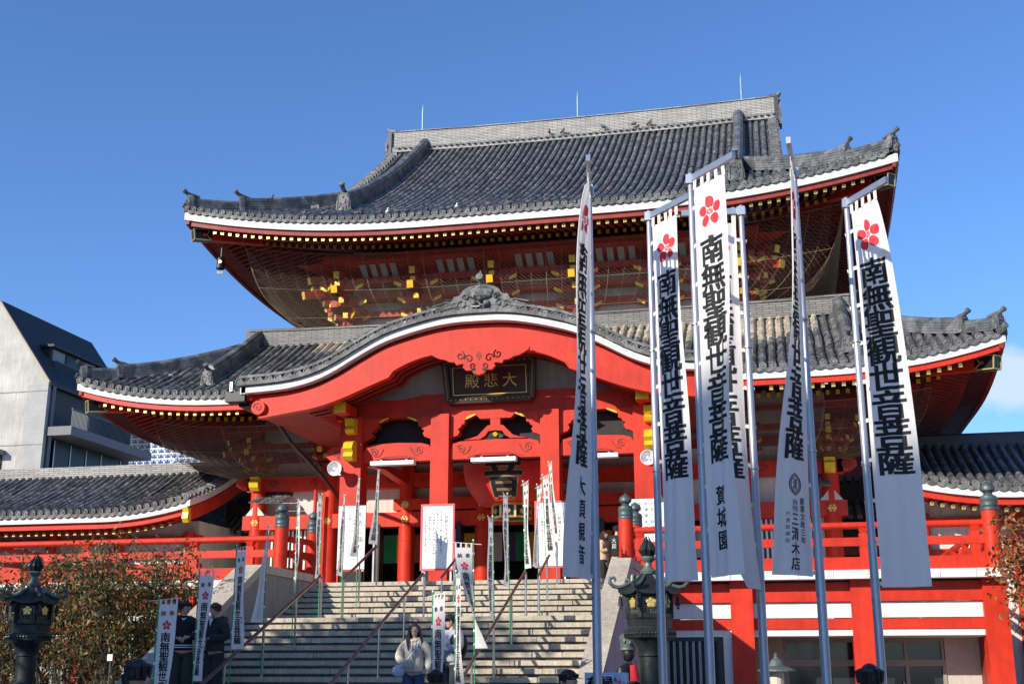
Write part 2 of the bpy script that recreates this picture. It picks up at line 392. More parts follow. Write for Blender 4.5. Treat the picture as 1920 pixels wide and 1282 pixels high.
# ---------------------------------------------------------------- the great hall
hall = thing('temple_hall', 'vermilion two-storey temple hall with dark tiled hip-and-gable roofs and curved porch', 'temple', (0, 6, FL))
def slope(mb, P, smax, dmax, step, r, s_clip, rows=.32, pan='tilepan', barrel='tile', band=None):
    """tiled roof slope: stepped pan tiles and rows of round cover tiles. P(s,d)->Vector, s_clip(s)->max d"""
    n = int(2 * smax / step); k = mb.mi(pan); jr = random.Random(n)
    for i in range(n):
        s0, s1 = -smax + i * step, -smax + (i + 1) * step
        sm = (s0 + s1) / 2; D = s_clip(sm)
        if D < .08: continue
        nr = max(1, int(D / rows)); b = len(mb.v)
        for j in range(nr + 1):
            d = D * j / nr
            for off in (.0, .03):
                dd = min(D, d + (.004 if off == 0 else 0))
                for s in (s0, sm, s1):
                    p = P(s, dd); mb.v.append((p.x, p.y, p.z + (.035 - off) - (.03 if s == sm else 0)))
        for j in range(2 * nr + 1):
            for q in range(2):
                a = b + j * 3 + q; mb.f.append((a, a + 1, a + 4, a + 3)); mb.m.append(k)
        # cover tile row on the joint
        if D > .25:
            D = s_clip(s0) if s_clip(s0) > .2 else D
            path, rad = [], []
            nn = max(2, int(D / rows))
            for j in range(nn):
                for f, rr in ((0, r * 1.08), (.93, r * .95), (.931, r * 1.08)):
                    d = min(D, D * (j + f) / nn)
                    inb = band and band[0] < d < band[1]
                    path.append(P(s0, d) + Vector((jr.uniform(-.009, .009), jr.uniform(-.009, .009), .05 + jr.uniform(-.008, .008)))); rad.append(rr * (1.25 if inb else 1))
            mb.tube(path, rad, barrel, n=7, flat=1)
def eave_tiles(mb, P, smax, step, r, out, m='tiledisc'):
    n = int(2 * smax / step)
    for i in range(n + 1):
        s = -smax + i * step; p = P(s, 0) + Vector((0, 0, .055))
        mb.lathe(p - out * .0, [(r * .98, -.12), (r * 1.12, .02), (r * 1.12, .05), (r * .9, .055), (r * .86, .035), (r * .45, .035), (r * .3, .06), (.004, .06)], m, n=12, axis=out)
        if i < n:      # scalloped pan-tile lip
            b = len(mb.v); k = mb.mi(m)
            for e in range(5):
                t = e / 4; q = P(s + step * t, 0) + out * .04; dz = -.055 * math.sin(math.pi * t)
                mb.v += [(q.x, q.y, q.z + .045 + dz), (q.x, q.y, q.z - .075 + dz), (q.x - out.x * .1, q.y - out.y * .1, q.z - .075 + dz)]
            for e in range(4):
                a = b + e * 3; mb.f += [(a, a + 3, a + 4, a + 1), (a + 1, a + 4, a + 5, a + 2)]; mb.m += [k, k]
def ridge_profile(w, h, top=.09, n=None):
    n = n or max(3, int(h / .075)); L = []
    for i in range(n):
        z0, z1 = h * i / n, h * (i + .82) / n; t = w / 2 * (1 - .18 * i / n)
        L += [(t, z0), (t, z1), (t - .022, z1), (t - .022, h * (i + 1) / n)]
    a = [(math.cos(q) * top * 1.15, h + math.sin(q) * top) for q in [R(x) for x in (0, 40, 90, 140, 180)]]
    return L + a + [(-x, z) for x, z in reversed(L)]
def demon_tile(mb, p, face, w, h, m='tiledisc', spike=True, face_detail=0):
    """arched ridge-end tile with relief, facing direction face (horizontal)"""
    f = Vector(face).normalized(); r = Vector((-f.y, f.x, 0)); p = Vector(p)
    out = [(-.55, 0), (-.5, .2), (-.46, .55), (-.36, .82), (-.18, .97), (0, 1.0), (.18, .97), (.36, .82), (.46, .55), (.5, .2), (.55, 0)]
    fn = lambda u, v, q: p + r * u * w + Vector((0, 0, v * h)) + f * q
    mb.prism(out, fn, .16, m)
    rnd = random.Random(int(p.x * 10 + p.y * 100))
    for i in range(16):
        u, v = rnd.uniform(-.34, .34), rnd.uniform(.1, .85)
        mb.ball(fn(u, v, .16), (w * .07, w * .07, h * .06), m, 6, 4)
    for sx in (-1, 1):
        mb.tube([fn(sx * .38, .12 + .6 * t, .17) for t in (0, .3, .6, 1)], w * .045, m, 5)
    if spike:
        a = fn(0, .95, .0); b_ = fn(0, 1.06, w * .4); c = fn(0, 1.20, w * .68)
        mb.tube([a - f * .25, a + Vector((0, 0, .04)), b_, c], [w * .13, w * .14, w * .15, w * .16], m, 8)
        mb.lathe(c, [(w * .2, -.03), (w * .2, .05), (.01, .06)], m, 10, axis=(c - b_))
class Roof:
    def __init__(s, hx, Y0, depth, z0, a, b, lift, lr, lp, clipY):
        s.hx, s.Y0, s.hy, s.z0, s.a, s.b, s.lift, s.lr, s.lp = hx, Y0, depth / 2, z0, a, b, lift, lr, lp
        s.clipY = clipY
    def L(s, c, d): return s.lift * (max(0, s.lr - max(c, 0)) / s.lr) ** s.lp * max(0, 1 - d / 7) 
    def zt(s, c, d): return s.z0 + s.L(c, d) + s.a * d + s.b * d * d
    def front(s, x, d): return Vector((x, s.Y0 + d, s.zt(s.hx - abs(x), d)))
    def side(s, sg): return lambda t, d: Vector((sg * (s.hx - d), s.Y0 + s.hy + t, s.zt(s.hy - abs(t), d)))
def eave_underside(roof, par, P, smax, out, dwall, z_tip, names, side=False, xr=None):
    """white fascia, boards and soffit; P(s,d) gives tile surface"""
    N = 40; out = Vector(out)
    pts = [P(-smax + 2 * smax * i / N, 0) for i in range(N + 1)]
    def strip(mb, o0, z0, o1, z1, m):   # board: outer offset along -out, z below tile
        prof = [(-o0, z0), (-o0, z1), (-o1, z1), (-o1, z0)]
        k = mb.mi(m); b = len(mb.v)
        for i, p in enumerate(pts):
            sh = 1 - 0 * i
            for a, z in prof:
                q = p + out * a + Vector((0, 0, z)); mb.v.append(tuple(q))
        n = 4
        for i in range(N):
            for j in range(n):
                j2 = (j + 1) % n; mb.f.append((b+i*n+j, b+i*n+j2, b+(i+1)*n+j2, b+(i+1)*n+j)); mb.m.append(k)
        mb.f.append((b+3,b+2,b+1,b)); mb.m.append(k); e=b+N*n; mb.f.append((e,e+1,e+2,e+3)); mb.m.append(k)
    mb = MB(); strip(mb, .03, -.10, .16, -names['wt'], 'white'); mb.build('eave_fascia', par)
    mb = MB(); rc = names.get('rec', .10); strip(mb, rc, -names['wt'] + .06, rc + .12, -names['wt'] - .17, names.get('bm', 'red2'))
    mb.build('eave_board', par)
    # soffit boards following the rafters (two tiers)
    mb = MB()
    def sz(s, d): return P(s, 0).z + z_tip + .16 + (d - .8) * names['rs']
    def soff(d0, d1, dz):
        mb.grid(lambda u, v: (lambda s, d: Vector((P(s, 0).x, P(s, 0).y, 0)) - out * d + Vector((0, 0, sz(s, d) + dz)))((-1 + 2 * u) * (smax - (d0 + (d1 - d0) * v)), d0 + (d1 - d0) * v), 40, 2, names.get('sm', 'red2'))
    soff(.2, 2.1, 0.0); soff(1.9, dwall, -.24)
    mb.build('soffit', par)
    return sz
upper = MB()
RU = Roof(11.93, 3.8, 25.0, 16.07, .47, .0137, .95, 8.93, 2.2, None)
def clipU(x): return 12.4 if abs(x) <= 8.4 else max(0, 11.93 - abs(x))
slope(upper, RU.front, 11.86, 12.4, .2716, .088, clipU)
for sg in (-1, 1):
    slope(upper, RU.side(sg), 12.4, 4.3, .31, .088, lambda t: min(4.3, 12.5 - abs(t)))
# back slope, plain
upper.grid(lambda u, v: Vector(((-1 + 2 * u) * min(11.93, (11.93 - 12.4 * v) if v < .28 else 8.4), 28.8 - 12.4 * v, RU.zt(min(5, 12 - abs(-1 + 2 * u) * 12), 12.4 * v))), 30, 12, 'tilepan')
for sg in (-1, 1):   # gable walls below the verges
    upper.poly([(sg * 7.7, 9.2, 18.2), (sg * 7.7, 23.4, 18.2), (sg * 7.7, 16.3, 23.2)], 'red2')
uroof = upper.build('upper_roof', hall)
mb = MB(); eave_tiles(mb, RU.front, 11.8, .2716, .092, Vector((0, -1, 0)))
mb.build('eave_tile_row', uroof)
for sg in (-1, 1):
    mb = MB(); eave_tiles(mb, RU.side(sg), 12.3, .31, .092, Vector((sg, 0, 0))); mb.build('eave_tile_row', uroof)
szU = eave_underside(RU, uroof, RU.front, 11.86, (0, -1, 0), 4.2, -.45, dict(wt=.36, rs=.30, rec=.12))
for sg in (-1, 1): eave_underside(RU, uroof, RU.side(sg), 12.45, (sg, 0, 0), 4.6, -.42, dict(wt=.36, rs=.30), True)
# main ridge: gently sagging stack of pale tiles
mb = MB()
zr = lambda x: 24.0 + .13 * (abs(x) / 8.5) ** 2.2
path = [(-8.5 + 17 * i / 24, 16.35, zr(-8.5 + 17 * i / 24)) for i in range(25)]
mb.sweep(path, [(.30, 0), (.30, .22), (.24, .22), (.22, 1.0), (.27, 1.0), (.27, 1.03), (.12, 1.08), (-.12, 1.08), (-.27, 1.03), (-.27, 1.0), (-.22, 1.0), (-.24, .22), (-.30, .22), (-.30, 0)], 'ridge')
for i in range(62):   # row of round tiles along the foot of the ridge
    x = -8.3 + i * 16.6 / 61
    mb.lathe((x, 16.1, zr(x) + .17), [(.09, -.2), (.10, .03), (.08, .05), (.02, .06)], 'tiledisc', 10, axis=(0, -1, 0))
    mb.box(x + .1, x + .2, 15.95, 16.1, zr(x) + .13, zr(x) + .19, 'tiledisc')
mb.build('main_ridge', uroof)
for sg in (-1, 1):
    mb = MB(); z = zr(8.5)
    mb.box(sg * 8.48, sg * 8.66, 16.0, 16.7, z - .15, z + .98, 'ridged')
    mb.prism([(0, 0), (.28, .06), (.4, .2), (.36, .22), (.2, .12), (-.1, .1)], lambda u, v, q: Vector((sg * (8.4 + u), 16.15 + q, z + 1.02 + v)), .4, 'tiledisc')
    mb.prism([(-.3, -.3), (-.42, .3), (-.2, .85), (.2, .85), (.42, .3), (.3, -.3)], lambda u, v, q: Vector((sg * (8.66 + q), 16.35 + u, z + v)), .1, 'tiledisc')
    mb.build('ridge_end_tile', uroof)
    # verge: stepped tile ends down the gable edge
    mb = MB()
    for i in range(30):
        d = 12.3 - i * .31
        if d < 3.3: break
        p = RU.front(sg * 8.4, d)
        mb.box(sg * 8.2, sg * 8.52, p.y - .16, p.y + .16, p.z - .10, p.z + .12, 'tiledisc')
        mb.tube([(sg * 8.25, p.y, p.z + .14), (sg * 8.6, p.y, p.z + .10)], .085, 'tile', 7)
    mb.sweep([RU.front(sg * 8.3, 12.3 - 8.4 * i / 12) + Vector((0, 0, -.32)) for i in range(13)], [(-.1, -.2), (.1, -.2), (.1, .16), (-.1, .16)], 'red2')
    mb.build('verge_tile_row', uroof)
    # descending ridge
    mb = MB()
    path = [RU.front(sg * 6.95, d) + Vector((0, 0, .04)) for d in [12.3 - 9.8 * i / 18 for i in range(19)]]
    mb.sweep(path, ridge_profile(.46, .62, .13, 7), 'tile')
    mb.build('descending_ridge', uroof)
    mb = MB(); p = RU.front(sg * 6.95, 2.5); demon_tile(mb, (p.x, p.y, p.z - .05), (0, -1, 0), .56, .82); mb.build('demon_tile', uroof)
    # hip ridges in two tiers
    hp = lambda d: RU.front(sg * (11.93 - d), d) + Vector((0, 0, .03))
    f = Vector((sg, -1, 0)).normalized()
    mb = MB(); mb.sweep([hp(.18 + 1.5 * i / 6) for i in range(7)], ridge_profile(.34, .34, .10, 4), 'tile'); mb.sweep([hp(1.5 + 3.3 * i / 8) for i in range(9)], ridge_profile(.38, .46, .11, 5), 'tile')
    mb.build('hip_ridge', uroof)
    for d, w, h in ((.2, .42, .52), (1.5, .42, .62)):
        mb = MB(); demon_tile(mb, hp(d), f, w, h); mb.build('demon_tile', uroof)
    mb = MB(); mb.tube([hp(.3) + Vector((0, 0, .05)), hp(.08) + Vector((0, 0, .07)), hp(-.02) + Vector((0, 0, .14))], [.08, .09, .095], 'tile', 8); mb.build('corner_tile', uroof)
for x in (-7.14, 0, 7.14):
    mb = MB(); z = zr(x) + 1.05
    mb.tube([(x, 16.35, z), (x, 16.35, z + .95)], .035, 'copgreen', 6); mb.tube([(x, 16.35, z + .95), (x, 16.35, z + 1.05), (x, 16.35, z + 1.35)], [.045, .03, .004], 'copgreen', 6)
    mb.build('lightning_rod', uroof)
# flying rafters with gilded plum-blossom tips: one mesh copied along the eave
def rafter_mesh():
    mb = MB(); mb.bar((0, 0, 0), (0, 1.95, .56), .105, .13, 'red2')
    for j in range(5):
        a = math.pi / 2 + j * 2 * math.pi / 5; cx, cz = math.cos(a) * .033, math.sin(a) * .033
        mb.poly([(cx + .030 * math.cos(t * math.pi / 4), -.016, cz - .006 + .030 * math.sin(t * math.pi / 4)) for t in range(8)], 'gold')
    mb.box(-.052, .052, -.010, -.002, -.065, .065, 'gold')
    return mb
raf = rafter_mesh().build('rafter', None).data
raf_ob = bpy.data.objects['rafter']
first = True
def put_rafter(par, x, y, z, rz=0):
    global first
    o = raf_ob if first else raf_ob.copy()
    if not first: col.objects.link(o)
    first = False
    o.parent = par; L0 = root_of(par).location; o.location = (x - L0.x, y - L0.y, z - L0.z); o.rotation_euler = (0, 0, rz)
for i in range(77):
    x = -10.82 + i * .2847
    put_rafter(uroof, x, 4.06, RU.front(x, 0).z - .60)
base_raf = MB(); side_raf = MB()
for i in range(70):
    x = -9.9 + i * .2847; z = RU.front(x, 0).z - .40 + .36 - .25
    base_raf.bar((x, 5.75, z), (x, 7.9, z + .6), .11, .14, 'red2'); base_raf.box(x - .056, x + .056, 5.735, 5.748, z - .075, z + .07, 'yellow')
for sg in (-1, 1):
    Ps = RU.side(sg)
    for i in range(78):
        t = -11.3 + i * .29; z = Ps(t, 0).z - .40
        c_ = 12.4 - abs(t); e = min(2.33, c_)
        side_raf.bar((sg * 11.13, 16.3 + t, z), (sg * (11.93 - e), 16.3 + t, z + (e - .8) * .288), .105, .13, 'red2')
        e = min(4.7, c_)
        if e > 2.2: side_raf.bar((sg * 9.95, 16.3 + t, z + .11), (sg * (11.93 - e), 16.3 + t, z + .11 + (e - 1.98) * .25), .11, .14, 'red2')
tag(base_raf.build('base_rafter', uroof), None, kind='stuff'); tag(side_raf.build('side_rafter', uroof), None, kind='stuff')
def corner_beam(par, c, sg, L):
    """black-tipped hip rafter with gilded outline; c = tip centre"""
    mb = MB(); c = Vector(c); d = Vector((-sg, 1, .16)).normalized(); n = Vector((sg * d.y, -d.x * sg * sg, 0)).normalized()
    r = d.cross(Vector((0, 0, 1))).normalized()
    mb.bar(c + d * .5, c + d * L, .30, .36, 'red'); mb.bar(c, c + d * .62, .32, .38, 'black')
    u = r.cross(d).normalized()
    for s_ in (-1, 1):
        for h in (-1, 1): mb.bar(c + r * s_ * .155 + u * h * .185 - d * .006, c + r * s_ * .155 + u * h * .185 + d * .55, .03, .03, 'gold')
        mb.bar(c + r * s_ * .16 + u * .185 - d * .006, c + r * s_ * .16 - u * .185 - d * .006, .03, .03, 'gold')
        mb.bar(c + r * s_ * .165 + u * .17 + d * .55, c + r * s_ * .165 - u * .02 + d * .42, .02, .03, 'gold'); mb.bar(c + r * s_ * .165 - u * .02 + d * .42, c + r * s_ * .165 - u * .17 + d * .6, .02, .03, 'gold')
        mb.lathe(c + r * s_ * .16 + d * .36, [(.05, -.005), (.05, .012), (.02, .012)], 'crest', 10, axis=r * s_)
    for h in (-1, 1): mb.bar(c - r * .16 + u * h * .185 - d * .006, c + r * .16 + u * h * .185 - d * .006, .03, .03, 'gold')
    return mb.build('corner_beam', par)
for sg in (-1, 1): corner_beam(uroof, (sg * 11.68, 4.15, 16.18), sg, 5.6)
# upper storey wall with bracket clusters
def bracket_mesh(scale=1.0):
    mb = MB(); S = scale
    def B(x0, x1, y0, y1, z0, z1, m): mb.box(x0 * S, x1 * S, y0 * S, y1 * S, z0 * S, z1 * S, m)
    B(-.22, .22, -.30, .1, 0, .3, 'redb')
    for t in range(3):
        y = -.1 - .5 * t; z = .32 + .48 * t; w = .85
        mb.prism([(-w * S, .26 * S), (-w * S, .12 * S), (-(w - .22) * S, 0), ((w - .22) * S, 0), (w * S, .12 * S), (w * S, .26 * S)], lambda u, v, q: Vector((u, (y - .09) * S + q, z * S + v)), .18 * S, 'redb')
        for s_ in (-1, 1):
            B(s_ * (w - .22), s_ * (w + .02), y - .12, y + .12, z + .265, z + .43, 'redb')
            mb.prism([(-.04, -.02), (.24, .12), (.24, .24), (-.06, .11)], lambda u, v, q: Vector((s_ * (w - .22 + u) * S, (y - .095) * S - q, (z + v) * S)), .02 * S, 'yellow')
        B(-.12, .12, y - .12, y + .12, z + .265, z + .43, 'redb')
        B(-.1, .1, y - .52, y - .02, z + .02, z + .24, 'redb')
        B(-.10, .10, y - .535, y - .522, z + .02, z + .24, 'yellow')
    mb.bar((0, -.2 * S, 1.55 * S), (0, -1.95 * S, 1.12 * S), .24 * S, .28 * S, 'redb'); mb.bar((0, -1.95 * S, 1.119 * S), (0, -1.97 * S, 1.114 * S), .245 * S, .285 * S, 'yellow')
    mb.bar((0, -.3 * S, 2.1 * S), (0, -1.75 * S, 1.74 * S), .22 * S, .26 * S, 'redb'); mb.bar((0, -1.75 * S, 1.739 * S), (0, -1.77 * S, 1.734 * S), .225 * S, .265 * S, 'yellow')
    return mb
def storey(par, hx, Yw, depth, zb, zt_, z_panel, name):
    mb = MB()
    mb.box(-hx, hx, Yw, Yw + depth, zb, zt_, 'cream')
    o = mb.build(name, par)
    return o
ust = storey(hall, 6.95, 7.45, 17.7, 12.4, 17.6, None, 'upper_storey')
mb = MB()
mb.box(-7.2, 7.2, 7.15, 7.449, 12.98, 13.26, 'red'); mb.box(-7.0, 7.0, 7.25, 7.44, 13.28, 13.36, 'redb')
mb.box(-7.05, 7.05, 7.22, 7.447, 13.72, 13.95, 'redb'); mb.box(-7.05, 7.05, 7.22, 7.447, 14.3, 14.5, 'redb'); mb.box(-7.05, 7.05, 7.22, 7.447, 14.86, 15.1, 'redb')
mb.box(-7.6, 7.6, 5.92, 6.16, 15.42, 15.66, 'redb'); mb.box(-7.4, 7.4, 6.5, 6.66, 14.78, 14.96, 'redb'); mb.box(-7.3, 7.3, 6.85, 7.0, 14.28, 14.44, 'redb')
mb.build('tie_beam', ust)
mb = MB()           # coved ceiling between the bracket tops: white boards and red ribs
mb.poly([(-8.6, 5.98, 15.42), (8.6, 5.98, 15.42), (7.2, 7.1, 15.02), (-7.2, 7.1, 15.02)], 'redb')
for k in range(5):
    cx = -5.6 + 2.8 * k
    for j in range(4): x = cx - .55 + j * .37; mb.poly([(x - .11, 6.12, 15.33), (x + .11, 6.12, 15.33), (x + .11, 6.62, 14.97), (x - .11, 6.62, 14.97)], solid('shade_grey_plaster', (.34, .32, .30)))  # white boards greyed: the eave's shade is in their colour
mb.build('coved_ceiling', ust)
bru = bracket_mesh(.92); bo = bru.build('bracket_cluster', None); 
def place_brackets(par, xs, y, z, sc_=1):
    for x, rz in xs:
        o = bo.copy(); col.objects.link(o); o.parent = par; L0 = root_of(par).location
        o.location = (x - L0.x, y - L0.y, z - L0.z); o.rotation_euler = (0, 0, rz); o.scale = (sc_,) * 3
place_brackets(ust, [(x, 0) for x in (-6.95, -4.2, -1.4, 1.4, 4.2, 6.95)] + [(-7.0, R(-45)), (7.0, R(45))], 7.35, 13.3)
col.objects.unlink(bo)
# ---------------- lower roof
RL = Roof(14.06, 1.6, 30.0, 9.81, .50, .017, .72, 5.5, 2.4, None)
lower = MB()
def clipL(x): return 4.75 if abs(x) <= 10.3 else max(0, 14.06 - abs(x))
slope(lower, RL.front, 13.9, 4.75, .2780, .090, lambda x: 0 if abs(x) < 4.2 and False else clipL(x), band=(1.7, 2.9))
for sg in (-1, 1): slope(lower, RL.side(sg), 14.9, 4.0, .31, .09, lambda t: min(4.0, 15 - abs(t)))
# old stained tiles right under the upper eave's drip line
ko = lower.mi('tileold')
for i_, f_ in enumerate(lower.f):
    c_ = sum((Vector(lower.v[j]) for j in f_), Vector()) / len(f_)
    if (c_.y > 4.55 + .5 * math.sin(c_.x * 2.3) and 0.5 < c_.x < 9.2) or (c_.y > 5.4 and -7.6 < c_.x < -3): lower.m[i_] = ko
lroof = lower.build('lower_roof', hall)
mb = MB(); eave_tiles(mb, RL.front, 13.9, .2780, .097, Vector((0, -1, 0))); mb.build('eave_tile_row', lroof)
for sg in (-1, 1):
    mb = MB(); eave_tiles(mb, RL.side(sg), 14.8, .31, .097, Vector((sg, 0, 0))); mb.build('eave_tile_row', lroof)
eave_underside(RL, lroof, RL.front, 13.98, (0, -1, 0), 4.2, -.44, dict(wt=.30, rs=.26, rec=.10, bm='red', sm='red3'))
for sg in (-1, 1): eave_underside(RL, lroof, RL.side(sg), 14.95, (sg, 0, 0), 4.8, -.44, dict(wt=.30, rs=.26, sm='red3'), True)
mb = MB()
mb.sweep([(-10.3 + 20.6 * i / 20, 6.45, 12.5 + .1 * (abs(-1 + i / 10)) ** 3) for i in range(21)], [(.26, 0), (.24, .55), (.28, .55), (.28, .6), (.1, .68), (-.1, .68), (-.28, .6), (-.28, .55), (-.24, .55), (-.26, 0)], 'ridgem')
mb.box(-7.6, 7.6, 6.7, 7.44, 12.5, 12.75, 'tilepan')
mb.build('lower_ridge', lroof)
mb = MB(); mb.box(-7.3, 7.3, 7.0, 7.2, 12.72, 12.975, 'white'); mb.build('ledge_band', ust)
for sg in (-1, 1):
    mb = MB()
    mb.box(sg * 10.28, sg * 10.46, 6.2, 6.7, 12.3, 13.15, 'ridged'); mb.prism([(0, 0), (.2, .05), (.34, .2), (.28, .2), (.12, .1), (-.1, .1)], lambda u, v, q: Vector((sg * (10.25 + u), 6.3 + q, 13.15 + v)), .3, 'tiledisc')
    mb.build('ridge_end_tile', lroof)
    mb = MB()
    for i in range(4):
        p = RL.front(sg * 10.3, 4.6 - i * .3); mb.box(sg * 10.2, sg * 10.5, p.y - .15, p.y + .15, p.z - .1, p.z + .12, 'tiledisc'); mb.tube([(sg * 10.25, p.y, p.z + .14), (sg * 10.58, p.y, p.z + .10)], .085, 'tile', 7)
    mb.build('verge_tile_row', lroof)
    mb = MB(); mb.sweep([RL.front(sg * 9.95, d) + Vector((0, 0, .04)) for d in [4.7 - 3.7 * i / 12 for i in range(13)]], ridge_profile(.42, .55, .12, 6), 'tile'); mb.build('descending_ridge', lroof)
    mb = MB(); p = RL.front(sg * 9.95, 1.0); demon_tile(mb, (p.x, p.y, p.z), (0, -1, 0), .42, .52); mb.build('demon_tile', lroof)
    hp = lambda d: RL.front(sg * (14.06 - d), d) + Vector((0, 0, .03)); f = Vector((sg, -1, 0)).normalized()
    mb = MB(); mb.sweep([hp(.18 + .9 * i / 5) for i in range(6)], ridge_profile(.34, .30, .10, 4), 'tile'); mb.sweep([hp(1.0 + 3.2 * i / 8) for i in range(9)], ridge_profile(.38, .40, .11, 5), 'tile'); mb.build('hip_ridge', lroof)
    for d, w, h in ((.2, .40, .46), (1.0, .40, .52)):
        mb = MB(); demon_tile(mb, hp(d), f, w, h); mb.build('demon_tile', lroof)
    mb = MB(); mb.tube([hp(.3) + Vector((0, 0, .05)), hp(.08) + Vector((0, 0, .07)), hp(-.02) + Vector((0, 0, .14))], [.08, .09, .095], 'tile', 8); mb.build('corner_tile', lroof)
    corner_beam(lroof, (sg * 13.8, 1.95, 9.72), sg, 6.0)
for i in range(17):
    x = -13.1 + i * .2847; put_rafter(lroof, x, 1.85, RL.front(x, 0).z - .53); 
rr = MB(); br = MB()
for i in range(19):
    x = 7.7 + i * .2847; z = RL.front(x, 0).z - .53; rr.bar((x, 1.85, z), (x, 3.85, z + .52), .105, .13, 'red2'); rr.box(x - .052, x + .052, 1.835, 1.847, z - .065, z + .065, 'gold')
for i in range(90):
    x = -12.6 + i * .2847; z = RL.front(x, 0).z - .42 + .3 - .24
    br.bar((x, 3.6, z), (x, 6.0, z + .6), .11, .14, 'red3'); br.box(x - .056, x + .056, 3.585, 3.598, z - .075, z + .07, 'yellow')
for sg in (-1, 1):
    Ps = RL.side(sg)
    for i in range(94):
        t = -13.6 + i * .29; z = Ps(t, 0).z - .42
        c_ = 14.9 - abs(t); e = min(2.26, c_); br.bar((sg * 13.26, 16.6 + t, z), (sg * (14.06 - e), 16.6 + t, z + (e - .8) * .26), .105, .13, 'red2'); e = min(4.7, c_)
        if e > 2.3: br.bar((sg * 12.0, 16.6 + t, z + .1), (sg * (14.06 - e), 16.6 + t, z + .1 + (e - 2.06) * .24), .11, .14, 'red2')
tag(rr.build('flying_rafter', lroof), None, kind='stuff'); tag(br.build('base_rafter', lroof), None, kind='stuff')
# ---------------- hall body behind the porch
mb = MB(); HB = 9.3
mb.box(-HB, -6.6, 5.75, 5.95, FL, 10.5, 'cream'); mb.box(6.6, HB, 5.75, 5.95, FL, 10.5, 'cream'); mb.box(-6.6, 6.6, 5.75, 5.95, 6.3, 10.5, 'cream')
for sg in (-1, 1): mb.box(sg * HB, sg * (HB - .2), 5.95, 26, FL, 9.9, 'cream')
mb.box(-HB, HB, 26, 26.2, FL, 9.9, 'cream')
for x0, x1 in ((-8.9, -7.1), (7.1, 8.9)):
    mb.box(x0, x1, 5.70, 5.748, FL + .55, 6.02, 'black')
body = mb.build('hall_wall', hall)
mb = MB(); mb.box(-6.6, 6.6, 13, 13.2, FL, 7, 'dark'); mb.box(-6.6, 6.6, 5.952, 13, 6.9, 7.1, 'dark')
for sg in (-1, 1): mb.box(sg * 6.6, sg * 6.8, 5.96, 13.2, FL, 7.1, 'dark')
mb.build('inner_hall', body)
for sg in (-1, 1):      # links between the hall and the side corridors
    mb = MB(); mb.box(sg * 9.31, sg * 12.4, 9.6, 9.8, 0, 7.6, 'dark'); mb.box(sg * 9.32, sg * 12.3, 9.3, 9.59, 5.2, 5.5, 'red2'); mb.build('link_wall', body)
    mb = MB(); mb.poly([(sg * 9.31, 8.6, 6.3), (sg * 12.4, 8.6, 6.3), (sg * 12.4, 11, 7.9), (sg * 9.31, 11, 7.9)], 'tilepan')
    for i in range(11): x = sg * (9.45 + i * .28); mb.tube([(x, 8.6, 6.36), (x, 11, 7.96)], .09, 'tile', 7)
    mb.build('link_roof', body)
mb = MB()           # lattice bars of the side windows
for x0 in (-8.85, 7.15):
    for i in range(12): x = x0 + i * .145; mb.box(x, x + .06, 5.64, 5.698, FL + .55, 6.02, 'white')
mb.build('window_lattice', body)
cols_x = (-9.3, -6.75, -4.1, -1.55, 1.55, 4.1, 6.75, 9.3)
mb = MB()
mb.lathe((0, 0, FL), [(.27, 0), (.27, 1.2), (.265, 2.4), (.275, 2.405), (.262, 3.4), (.25, 4.6)], 'red', 24)
for z in (.75, 1.95, 2.75): mb.lathe((0, 0, FL + z), [(.268, -.01), (.276, 0), (.268, .01)], 'red', 24)
mesh_col = None
for i, x in enumerate(cols_x):
    if i == 0: c0 = mb.build('column', None, True); c0.parent = hall; o = c0
    else: o = c0.copy(); col.objects.link(o)
    L0 = hall.location; o.location = (x - L0.x, 5.5 - L0.y, -L0.z)
mb = MB()
mb.box(-9.75, 9.75, 5.28, 5.74, 6.04, 6.50, 'red')
mb.build('nageshi_beam', body)
mb = MB(); mb.box(-4.5, 4.5, 5.26, 5.73, 6.56, 6.92, 'red'); mb.build('nageshi_beam', body)
for x in cols_x:
    for z in ((6.27, 6.74) if abs(x) < 4.2 else (6.27,)):
        mb = MB()
        for j in range(6):
            a = j * math.pi / 3; mb.ball((x + math.cos(a) * .085, 5.255, z + math.sin(a) * .085), (.055, .03, .055), 'gold', 8, 5)
        mb.ball((x, 5.24, z), (.05, .03, .05), 'gold', 8, 5); mb.build('flower_boss', body)
mb = MB()
mb.box(-9.7, 9.7, 5.4, 5.74, 7.32, 7.78, 'red'); mb.box(-9.3, 9.3, 5.55, 5.742, 8.3, 8.55, 'red2')
for x in cols_x:
    for s_ in (-1, 1):
        mb.tube([(x + s_ * (.55 + .16 * math.cos(t * .9) * (1 - t * .09)), 5.39, 7.55 + .14 * math.sin(t * .9) * (1 - t * .09)) for t in range(10)], .022, 'red2', 4)
mb.build('carved_tie_beam', body)
